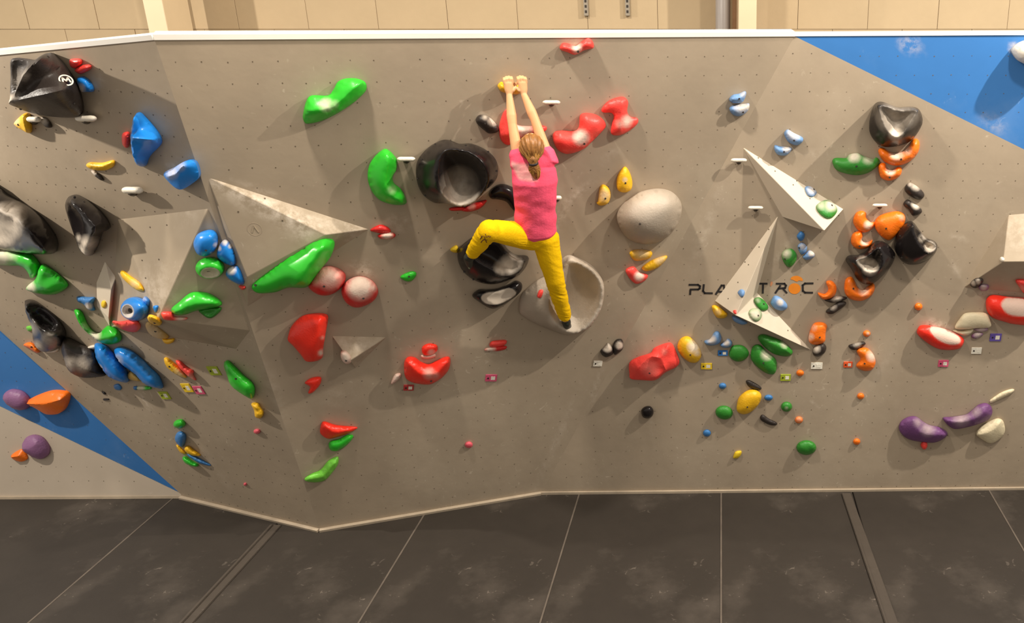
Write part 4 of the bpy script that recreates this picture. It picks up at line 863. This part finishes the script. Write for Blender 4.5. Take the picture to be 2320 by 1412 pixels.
# --- white pegs: a short bar standing off the wall on a dark stem
def peg(label, x0, y0, x1, y1, R, ln=.05):
    (a, b), (c, d) = to_px(R, [(x0, y0), (x1, y1)]); cx, cy = (a+c)/2, (b+d)/2
    l, n = cast(cx, cy+3); P0 = hit(cx, cy, (l, n), ln)
    L = np.linalg.norm(hit(c, cy, (l, n), ln)-hit(a, cy, (l, n), ln)); r = L*abs(d-b)/max(1, c-a)*.5*1.05
    root = link('peg_hold', None, None, None, l); tag(root, label, 'climbing hold', 'white peg holds')
    u = hit(c, cy, (l, n), ln)-hit(a, cy, (l, n), ln); u = Vector(u/np.linalg.norm(u))
    bm = bmesh.new(); K = 12; S = 14; ringsv = []
    for i in range(S+1):
        t = -1+2*i/S; xx = t*(L/2); e_ = (1-abs(t)**5)**.5 if abs(t) < 1 else .25
        rr = r*max(.3, e_)*(1-.12*(1-t*t))
        ringsv.append([bm.verts.new((rr*math.cos(2*math.pi*j/K), rr*.85*math.sin(2*math.pi*j/K), xx)) for j in range(K)])
    for i in range(S):
        for j in range(K): bm.faces.new((ringsv[i][j], ringsv[i][(j+1) % K], ringsv[i+1][(j+1) % K], ringsv[i+1][j]))
    bm.faces.new(ringsv[0][::-1]); bm.faces.new(ringsv[-1])
    bmesh.ops.recalc_face_normals(bm, faces=bm.faces)
    br = link('bar', bm_mesh('bar', bm, True), C['white'], root, Vector(P0-l)); br.rotation_euler = u.to_track_quat('Z', 'Y').to_euler()
    q = P0-l; ln_ = np.linalg.norm(q); bm = bmesh.new(); bmesh.ops.create_cone(bm, segments=12, radius1=r*1.1, radius2=r*.8, depth=ln_, cap_ends=True)
    st = link('stem', bm_mesh('stem', bm, True), C['charcoal'], root, Vector(q/2)); st.rotation_euler = Vector(q).to_track_quat('Z', 'Y').to_euler(); st['label'] = 'dark stem'
    return root
peg('white peg hold right below the huge black macro at top left', 510, 772, 635, 808, R1)
peg('small white peg hold beside the yellow fin hold at top left', 188, 780, 262, 812, R1)
peg('white peg hold at left above the large triangular volume', 822, 1248, 945, 1288, R1)
peg('white peg hold between the green crescent and the black bowl', 1098, 838, 1260, 892, A3)
peg('white peg hold right of the climber\'s forearm', 810, 304, 950, 346, A1)
peg('white peg hold showing as a knob beside the pink shirt', 880, 1066, 962, 1110, A1)
peg('white peg hold at the narrow tip of the bright blade volume', 430, 660, 565, 702, A5)
peg('dull white peg hold below the tip of the bright blade volume, left of it', 575, 1062, 705, 1100, A5)
peg('white peg hold just above the orange C shaped hold', 535, 1022, 668, 1060, A7)

# --- route tags: small plastic cards screwed to the wall
def rtag(label, colr, cx, cy, R, w=24, h=14, two=False):
    (x, y), = to_px(R, [(cx, cy)]); l, n = cast(x, y)
    W = np.linalg.norm(hit(x+w/2, y, (l, n))-hit(x-w/2, y, (l, n))); Hh = np.linalg.norm(hit(x, y+h/2, (l, n))-hit(x, y-h/2, (l, n)))
    u = Vector(hit(x+5, y, (l, n))-hit(x-5, y, (l, n))).normalized(); nv = Vector(n); v = nv.cross(u)
    me = bm_mesh('route_tag', box_bm(W, Hh, .008, .002)); at = me.attributes.new('chalk', 'FLOAT', 'POINT')
    o = link('route_tag', me, C[colr], None, Vector(l)+nv*.004)
    o.rotation_euler = Matrix((u, v, nv)).transposed().to_euler()
    tag(o, label, 'route tag', 'small coloured route tags')
    bm = bmesh.new(); bmesh.ops.create_cone(bm, segments=10, radius1=.008, radius2=.007, depth=.004, cap_ends=True)
    link('screw', bm_mesh('screw', bm), DARK, o, (-W*.27, 0, .006))
    link('print_panel', bm_mesh('print_panel', box_bm(W*.36, Hh*.5, .002)), C['tagwhite'], o, (W*.16, 0, .0045))
    return o
rtag('olive route tag under the lower blue sausage sloper', 'olive', 585, 455, R5, 20, 13)
rtag('olive route tag left of the green seed hold', 'olive', 960, 268, R5, 24, 16)
rtag('yellow route tag below the yellow leaf hold', 'tagyellow', 755, 398, R5, 20, 15)
rtag('dull pink route tag right of the yellow one at lower left', 'tagpink', 845, 416, R5, 20, 14)
rtag('dark red route tag under the glossy red jug', 'tagred', 1230, 262, R7, 23, 13)
rtag('pink route tag in the middle of the wall under the red pill', 'tagpink', 1858, 188, R7, 26, 15)
rtag('tiny white route tag left under the black and white stones', 'tagwhite', 225, 346, B1, 20, 12)
rtag('yellow route tag below the large yellow egg with white side', 'tagyellow', 238, 1292, A6, 25, 14)
rtag('blue route tag below the smaller chalky blue horn', 'tagblue', 383, 1175, A6, 22, 12)
rtag('olive route tag below the dark green beans', 'olive', 912, 478, B2, 23, 15)
rtag('white and black route tag under the dark grey egg', 'tagwhite', 1205, 368, B2, 26, 14)
rtag('orange route tag left of the orange bean hold', 'tagorange', 318, 1278, A8, 20, 13)
rtag('pink route tag below the lower red potato hold', 'tagpink', 1165, 1268, A8, 23, 15)
rtag('purple route tag right of the cream capped hold', 'tagpurple', 1080, 1272, B3, 26, 17)
rtag('white route tag below the cream capped hold', 'tagwhite', 910, 1390, B3, 23, 14)

# --- painted lettering on the right panel
def lettering():
    l0 = hit(1700, 655, PR); n = PR[1]
    root = link('wall_lettering', None, None, None, l0); tag(root, 'black angular painted lettering with an orange round letter, partly covered by the thorn volume', 'sign')
    u = Vector(hit(1710, 655, PR)-hit(1690, 655, PR)).normalized(); nv = Vector(n); v = nv.cross(u)
    rot = Matrix((u, v, nv)).transposed()
    def loc(x, y):
        q = Vector(hit(*to_px(A6, [(x, y)])[0], PR)-l0); return (q.dot(u), q.dot(v))
    wd = abs(loc(118, 0)[0]-loc(100, 0)[0])
    def letter(strokes, m=INK, w_=1.0):
        bm = bmesh.new()
        for s in strokes: strokebm(bm, [loc(*q) for q in s], wd*w_, 0.0005, .002)
        o = link('letter', bm_mesh('letter', bm), m, root); o.rotation_euler = rot.to_euler(); return o
    letter([[(88,570),(162,570),(180,582),(178,602),(164,611),(98,612)],[(95,622),(93,652)]])
    letter([[(214,572),(208,625),(222,644),(286,645)]])
    letter([[(322,652),(372,576),(392,576),(402,652)],[(352,632),(384,632)]])
    letter([[(712,560),(772,560)],[(740,566),(738,640)]])
    letter([[(862,560),(930,560),(944,576),(936,598),(880,603)],[(852,640),(892,580)],[(918,606),(948,640)]])
    letter([[(1180,557),(1114,558),(1093,574),(1094,624),(1114,639),(1176,640)]])
    bm = bmesh.new()
    def blob(pts):
        q = smooth_closed(pts); vs = [bm.verts.new((*loc(*p_), .002)) for p_ in q]; bm.faces.new(vs)
    blob(ell(1020, 604, 54, 48)); blob([(985,520),(1000,498),(1045,490),(1085,510),(1092,535),(1060,532),(1040,542),(1010,528)])
    o = link('round_letter', bm_mesh('round_letter', bm), INKO, root); o.rotation_euler = rot.to_euler(); o['label'] = 'orange round letter with a cap'
    bm = bmesh.new(); blob([(808,545),(822,543),(826,560),(812,582),(804,575)])
    o = link('accent_mark', bm_mesh('accent_mark', bm), mk('faded_orange', (190,130,92), .6), root); o.rotation_euler = rot.to_euler(); o['label'] = 'faded orange accent'
lettering()
# faint ring emblem on the widest volume
l, n = cast(577, 520); bm = bmesh.new(); ringbm(bm, .044, .047, th=.001); strokebm(bm, [(-.02,-.02),(0,.026),(.02,-.02)], .006)
o = link('emblem', bm_mesh('emblem', bm), VOLG, VOLS[2][0], Vector(l)-VOLS[2][0].location); o['label'] = 'faint pale ring emblem'
o.rotation_euler = Vector(n).to_track_quat('Z', 'Y').to_euler()
# ------------------------------------------------------------------ the climber
def Jc(x, y, off): return Vector(hit(x, y, PC, off))
NW = Vector(PC[1])
def tube(bm, pts, rad, k=14, side=None):
    """closed lofted tube; rad entries r or (ra, rb) with ra along 'side'"""
    rings = []; n = len(pts); pts = [Vector(p) for p in pts]
    for i, p in enumerate(pts):
        t = (pts[min(i+1, n-1)]-pts[max(i-1, 0)]).normalized()
        s = Vector(side) if side is not None else (Vector((0, 0, 1)) if abs(t.z) < .8 else Vector((0, 1, 0)))
        a = (s-t*s.dot(t)).normalized(); b = t.cross(a); r = rad[i]; ra, rb = r if isinstance(r, tuple) else (r, r)
        rings.append([bm.verts.new(p+a*ra*math.cos(2*math.pi*j/k)+b*rb*math.sin(2*math.pi*j/k)) for j in range(k)])
    for i in range(n-1):
        for j in range(k): bm.faces.new((rings[i][j], rings[i][(j+1) % k], rings[i+1][(j+1) % k], rings[i+1][j]))
    for ring, p, d, r in ((rings[0], pts[0], pts[0]-pts[1], rad[0]), (rings[-1], pts[-1], pts[-1]-pts[-2], rad[-1])):
        rr = min(r) if isinstance(r, tuple) else r
        d = d.normalized()
        mid = [bm.verts.new(p+d*rr*.55+(v.co-p)*.72) for v in ring]; top = bm.verts.new(p+d*rr*.8)
        for j in range(k):
            bm.faces.new((ring[j], ring[(j+1) % k], mid[(j+1) % k], mid[j])); bm.faces.new((mid[j], mid[(j+1) % k], top))
def ellipsoid(bm, c, ax, ay, az, rx, ry, rz, u=20, v=14):
    r = bmesh.ops.create_uvsphere(bm, u_segments=u, v_segments=v, radius=1)
    M = Matrix((Vector(ax)*rx, Vector(ay)*ry, Vector(az)*rz)).transposed()
    for q in r['verts']: q.co = Vector(c)+M@q.co
def remesh(name, bm, vox, smooth=4, m=None, parent=None, disp=None, fac=.5):
    bmesh.ops.recalc_face_normals(bm, faces=bm.faces)
    me = bm_mesh(name+'_src', bm); o = bpy.data.objects.new(name+'_src', me); col.objects.link(o)
    md = o.modifiers.new('r', 'REMESH'); md.mode = 'VOXEL'; md.voxel_size = vox
    sm = o.modifiers.new('s', 'SMOOTH'); sm.iterations = smooth; sm.factor = fac
    dg = bpy.context.evaluated_depsgraph_get(); dg.update()
    new = bpy.data.meshes.new_from_object(o.evaluated_get(dg)); new.name = name
    bpy.data.objects.remove(o); bpy.data.meshes.remove(me)
    if disp:
        ns = [v.normal.copy() for v in new.vertices]
        for v, nn_ in zip(new.vertices, ns): v.co += nn_*disp(v.co)
        new.update()
    new.shade_smooth(); new.materials.clear()
    return link(name, new, m, parent)

SKIN = mk('skin', (224, 170, 122), .5, .05, 12, spec=.35)
HAIR = mk('hair_brown', (150, 100, 48), .45, .35, 26, spec=.5)
HAIRB = mk('hair_tie_dark', (40, 30, 34), .6)
SHIRT = mk('pink_cotton', (255, 92, 122), .85, .05, 8, chalk=1, bump=.3, spec=.15)
TROU = mk('yellow_cotton', (246, 196, 8), .85, .06, 8, bump=.3, spec=.15)
SHOE = mk('climbing_shoe_dark', (42, 46, 38), .5, .15, 20)
SHOEG = mk('climbing_shoe_green', (150, 168, 134), .5, .15, 20)
EYE = mk('eye_white', (235, 230, 225), .2); IRIS = mk('iris', (60, 80, 70), .2); LIP = mk('lips', (190, 96, 84), .5)
# joints
sL, sR = Jc(1176, 368, .36), Jc(1244, 365, .36)
eL, eR = Jc(1161, 282, .24), Jc(1212, 272, .24)
wL, wR = Jc(1154, 215, .145), Jc(1187, 214, .145)
hL, hR = Jc(1152, 192, .13), Jc(1184, 191, .13)
neck = Jc(1210, 366, .385); chest = Jc(1212, 410, .40); waist = Jc(1213, 470, .37); pel = Jc(1212, 530, .34)
head = Jc(1204, 336, .40)
hipL, hipR = Jc(1190, 535, .33), Jc(1236, 541, .33)
kL, kR = Jc(1108, 520, .54), Jc(1256, 632, .34)
aL, aR = Jc(1066, 580, .34), Jc(1282, 726, .18)
side = (sR-sL).normalized(); up = (neck-pel).normalized(); bk = side.cross(up).normalized()
if bk.dot(Vector(CO)-neck) < 0: bk = -bk
def L_(a, b): return round((a-b).length, 2)
print('BODY upper arm', L_(sL, eL), L_(sR, eR), 'fore', L_(eL, wL), L_(eR, wR), 'torso', L_(neck, pel), 'thigh', L_(hipL, kL), L_(hipR, kR), 'shin', L_(kL, aL), L_(kR, aR), 'shoulder', L_(sL, sR))
pL = link('person', None, None, None, pel)
tag(pL, 'climber seen from behind in pink t-shirt and yellow trousers, both hands on the yellow hold', 'person')
MP = Matrix.Translation(-pel)
def fin(o, m=None):
    o.data.transform(MP); return o
bm = bmesh.new()
tube(bm, [pel, waist, chest, neck-up*.03], [(.115, .08), (.105, .075), (.125, .085), (.09, .06)], 20, side)
tube(bm, [neck-up*.05, neck, head-up*.04], [.05, .043, .045])
for s, e, w_ in ((sL, eL, wL), (sR, eR, wR)):
    tube(bm, [s-(e-s)*.05+(neck-s)*.3, s, s.lerp(e, .4), e, e.lerp(w_, .3), w_], [.045, .045, .039, .031, .034, .021], 14, side)
for h_, k_, a_ in ((hipL, kL, aL), (hipR, kR, aR)):
    tube(bm, [h_, h_.lerp(k_, .5), k_, k_.lerp(a_, .35), a_], [.075, .062, .046, .05, .032], 14, bk)
# head: skull, jaw, nose, ears; the face looks up at the wall
hu = (up*.96+bk*.28).normalized(); hf = -(bk-hu*bk.dot(hu)).normalized(); hs = hu.cross(hf)
ellipsoid(bm, head+hu*.015, hs, hf, hu, .074, .09, .092)
ellipsoid(bm, head+hf*.03-hu*.045, hs, hf, hu, .056, .062, .062)
tube(bm, [head+hf*.086+hu*.012, head+hf*.104-hu*.018, head+hf*.094-hu*.03], [.009, .013, .012], 8)
for sg in (-1, 1):
    ellipsoid(bm, head+hs*sg*.075-hu*.004+hf*.005, hs, hf, hu, .011, .02, .031, 10, 8)
# hands: palm, four fingers of different lengths curling over the hold, thumb from the side
def hand(w_, h_, mir):
    d = (h_-w_).normalized(); sd = (side-d*side.dot(d)).normalized()*mir; ni = -d.cross(sd)*mir     # ni: out of the back of the hand
    if ni.dot(NW) < 0: ni = -ni
    tube(bm, [w_, w_.lerp(h_, .45), h_+d*.012], [(.02, .017), (.03, .017), (.034, .014)], 12, sd)
    for i, (o_, ln_) in enumerate(((-.027, .062), (-.009, .07), (.009, .066), (.026, .052))):
        b0 = h_+sd*o_+d*.01; p1 = b0+d*ln_*.42+ni*.004; p2 = p1+d*ln_*.18-ni*ln_*.38; p3 = p2-d*ln_*.12-ni*ln_*.34
        tube(bm, [b0, p1, p2, p3], [.0098, .0095, .0088, .0078], 10, sd)
    b0 = w_.lerp(h_, .4)+sd*(-.026); p1 = b0-sd*.022+d*.022-ni*.008; p2 = p1-ni*.026+d*.016+sd*.006; p3 = p2-ni*.014+d*.012+sd*.008
    tube(bm, [b0, p1, p2, p3], [.0125, .0105, .0092, .008], 10, ni)
hand(wL, hL, -1); hand(wR, hR, 1)
body = fin(remesh('body', bm, .0042, 3, SKIN, pL))
# face details
for sg in (-1, 1):
    bm = bmesh.new(); ellipsoid(bm, head+hf*.083+hs*sg*.03+hu*.008-pel, hs, hf, hu, .014, .01, .009, 12, 8); ob = link('eye', bm_mesh('eye', bm, True), EYE, body)
    bm = bmesh.new(); ellipsoid(bm, head+hf*.0925+hs*sg*.03+hu*.008-pel, hs, hf, hu, .006, .002, .006, 10, 6); link('iris', bm_mesh('iris', bm, True), IRIS, body)
    bm = bmesh.new(); tube(bm, [head+hf*.088+hs*sg*.016+hu*.024-pel, head+hf*.087+hs*sg*.03+hu*.029-pel, head+hf*.078+hs*sg*.046+hu*.022-pel], [.003, .0035, .002], 6); link('eyebrow', bm_mesh('eyebrow', bm, True), HAIR, body)
bm = bmesh.new(); ellipsoid(bm, head+hf*.090-hu*.052-pel, hs, hf, hu, .021, .006, .007, 14, 8); link('mouth', bm_mesh('mouth', bm, True), LIP, body)
# shirt
bm = bmesh.new()
hem = Jc(1213, 522, .345)
tube(bm, [hem, waist.lerp(hem, .5), waist, chest.lerp(waist, .45), chest, neck-up*.055, neck-up*.02],
     [(.155, .118), (.150, .110), (.145, .106), (.150, .108), (.158, .105), (.150, .085), (.075, .058)], 28, side)
for s, e in ((sL, eL), (sR, eR)):
    tube(bm, [chest.lerp(s, .55), s, s.lerp(e, .22)], [.080, .068, .060], 18)
tube(bm, [sL.lerp(neck, .1), sL.lerp(neck, .6)-up*.01, neck-up*.03, sR.lerp(neck, .6)-up*.01, sR.lerp(neck, .1)], [.062, .064, .066, .064, .062], 18, bk)
def folds(c):
    q = Vector(c); a = (q-chest).dot(up); b = (q-chest).dot(side); w1 = math.sin(a*46+b*26+2*noise.noise(q*6))
    return .0018*w1*min(1, max(0, (-a+.02)*5))+.006*noise.noise(Vector((q.x*9+q.z*8, q.y*9, q.z*16-q.x*10)))
sh = remesh('shirt', bm, .006, 4, SHIRT, pL, folds)
at = sh.data.attributes.new('chalk', 'FLOAT', 'POINT')  # chalk attribute reused for the paler pink shoulder patch
pt = Jc(1188, 393, .47)
for i, v in enumerate(sh.data.vertices):
    q = v.co-pt; a = q.dot(side); b = q.dot(up)
    at.data[i].value = .42*min(1, max(0, (1-abs(a+b*.5)/.075)*3))*min(1, max(0, (1-abs(b)/.06)*3)) if q.dot(bk) > -.09 else 0
fin(sh); sh['label'] = 'pink t-shirt with a paler shoulder patch'
# trousers
bm = bmesh.new()
tube(bm, [hem+up*.02, pel, pel-up*.06], [(.135, .098), (.145, .105), (.115, .09)], 24, side)
kc = kL-(hipL.lerp(aL, .5)-kL).normalized()*-.012
tube(bm, [pel.lerp(hipL, .5), hipL, hipL.lerp(kL, .5), hipL.lerp(kL, .84)], [.1, .1, .088, .077], 20, bk)
tube(bm, [kL.lerp(aL, .14), kL.lerp(aL, .45), aL+(kL-aL)*.12], [.071, .062, .050], 20, bk)
ellipsoid(bm, kc, side, up, bk, .076, .076, .076)
tube(bm, [hipL.lerp(kL, .75), kc, kL.lerp(aL, .25)], [.075, .07, .068], 20, bk)
tube(bm, [pel.lerp(hipR, .5), hipR, hipR.lerp(kR, .5), kR, kR.lerp(aR, .4), aR+(kR-aR)*.10], [.1, .1, .086, .072, .066, .052], 20, bk)
def folds2(c):
    q = Vector(c); w1 = noise.noise(Vector((q.x*7, q.y*7, q.z*26+q.x*16))); return .0055*(1-abs(w1)*3.2)*max(0, noise.noise(q*5+Vector((3, 1, 2)))+.3)+.004*noise.noise(q*10)
tr = remesh('trousers', bm, .006, 10, TROU, pL, folds2)
# dark print near the knee, laid on the cloth
bvh = BVHTree.FromPolygons([v.co.copy() for v in tr.data.vertices], [tuple(f.vertices) for f in tr.data.polygons])
def on_cloth(x, y):
    l_, n_, i_, d_ = bvh.ray_cast(Vector(CO), Vector(ray(x, y)).normalized()); return l_
fin(tr)
bm = bmesh.new()
for st in ([(345,400),(362,372),(385,378),(388,400),(365,412),(352,430)], [(392,355),(400,385),(424,372)], [(388,400),(402,430)], [(402,408),(436,376)]):
    pts = [on_cloth(*to_px(A2, [q])[0]) for q in st]; pts = [q for q in pts if q is not None]
    if len(pts) > 1: tube(bm, [q-pel for q in pts], [.0032]*len(pts), 6)
lg = link('leg_print', bm_mesh('leg_print', bm), mk('brown_print', (96, 48, 40), .8), tr); lg['label'] = 'small dark brown print'
# shoes
def shoe(a_, k_, toe, nm='shoe'):
    d = (toe-a_).normalized(); sh_ = (a_-k_).normalized(); bm = bmesh.new()
    s2 = d.cross(sh_).normalized(); heel = a_+sh_*.05-d*.04
    tube(bm, [heel, a_+sh_*.04+d*.01, a_.lerp(toe, .55)+sh_*.035, toe+sh_*.02], [(.030, .033), (.033, .036), (.038, .027), (.024, .015)], 14, s2)
    tube(bm, [a_-sh_*.012, a_+sh_*.035], [.036, .037], 14)
    o_ = fin(remesh(nm, bm, .005, 3, SHOE, pL)); 
    bm = bmesh.new(); tube(bm, [heel+sh_*.012, a_.lerp(toe, .5)+sh_*.062, toe+sh_*.036], [(.024, .010), (.034, .009), (.020, .008)], 12, s2)
    for v in bm.verts: v.co -= pel
    link('sole', bm_mesh('sole', bm, True), SHOEG, o_)
    bm = bmesh.new(); tube(bm, [a_-sh_*.002+s2*.0-d*.036, a_+sh_*.03-d*.046, heel-d*.024], [.010, .013, .01], 8)
    for v in bm.verts: v.co -= pel
    link('heel_patch', bm_mesh('heel_patch', bm, True), SHOEG, o_)
    return o_
shoe(aL, kL, Jc(1066, 600, .235)); shoe(aR, kR, Jc(1285, 745, .06))
# hair: cap, gathered strands, tail
bm = bmesh.new()
ellipsoid(bm, head+hu*.022-hf*.012, hs, hf, hu, .083, .088, .094)
root_h = head-hf*.095-hu*.035
for v in [v for v in bm.verts if (v.co-head).dot(hf) > .045 and (v.co-head).dot(hu) < .055]: v.co -= hf*.05
tip = Jc(1216, 405, .47)
tube(bm, [root_h+hu*.03, root_h-hf*.014, root_h.lerp(tip, .4)-hf*.012, root_h.lerp(tip, .75), tip], [.03, .030, .038, .028, .009], 14)
hair = fin(remesh('hair', bm, .005, 2, HAIR, pL, lambda c: .003*math.sin(math.atan2((c-root_h).dot(hs), (c-root_h).dot(hu))*26)))
bm = bmesh.new(); rh = random.Random(4)
for i in range(46):
    t = rh.uniform(-1.5, 1.5); e0 = rh.uniform(.05, 1.25)
    s0 = head+hu*.022+hs*math.sin(t)*.083*math.cos(e0*.5)+hu*.09*math.sin(e0)+(-hf)*.06*rh.uniform(-.2, 1)
    dv = s0-(head+hu*.022); dv.normalize(); s0 = head+hu*.022+Vector(hs)*dv.dot(hs)*.085+hf*dv.dot(hf)*.09+hu*dv.dot(hu)*.096
    mid = s0.lerp(root_h, .5); dm_ = (mid-(head+hu*.022)).normalized(); mid = head+hu*.022+hs*dm_.dot(hs)*.087+hf*dm_.dot(hf)*.093+hu*dm_.dot(hu)*.097
    e1 = root_h+Vector([rh.uniform(-.012, .012) for _ in range(3)])-hf*.012
    tube(bm, [q-pel for q in (s0-(s0-head)*.05, s0.lerp(mid, .5)+dm_*.006, mid, mid.lerp(e1, .6)+dm_*.008, e1)], [.0008, .0040, .0055, .0048, .003], 6)
for i in range(22):
    a_ = rh.uniform(0, 6.28); o0 = (hs*math.cos(a_)+(-hf)*math.sin(a_))
    tube(bm, [q-pel for q in (root_h+o0*.026-hf*.012, root_h.lerp(tip, .4)+o0*.038-hf*.012, root_h.lerp(tip, .78)+o0*.026, tip+o0*.006-up*rh.uniform(0, .02))], [.004, .0055, .004, .0015], 6)
st = link('strand', bm_mesh('strand', bm, True), mk('hair_light', (186, 134, 66), .4, .3, 30), hair); st['kind'] = 'stuff'; st['label'] = 'lighter gathered strands'
bm = bmesh.new(); r_ = bmesh.ops.create_cone(bm, segments=16, radius1=.033, radius2=.033, depth=.014, cap_ends=True)
ht = link('hair_tie', bm_mesh('hair_tie', bm, True), HAIRB, hair, root_h-hf*.014-pel); ht.rotation_euler = (tip-root_h).to_track_quat('Z', 'Y').to_euler()
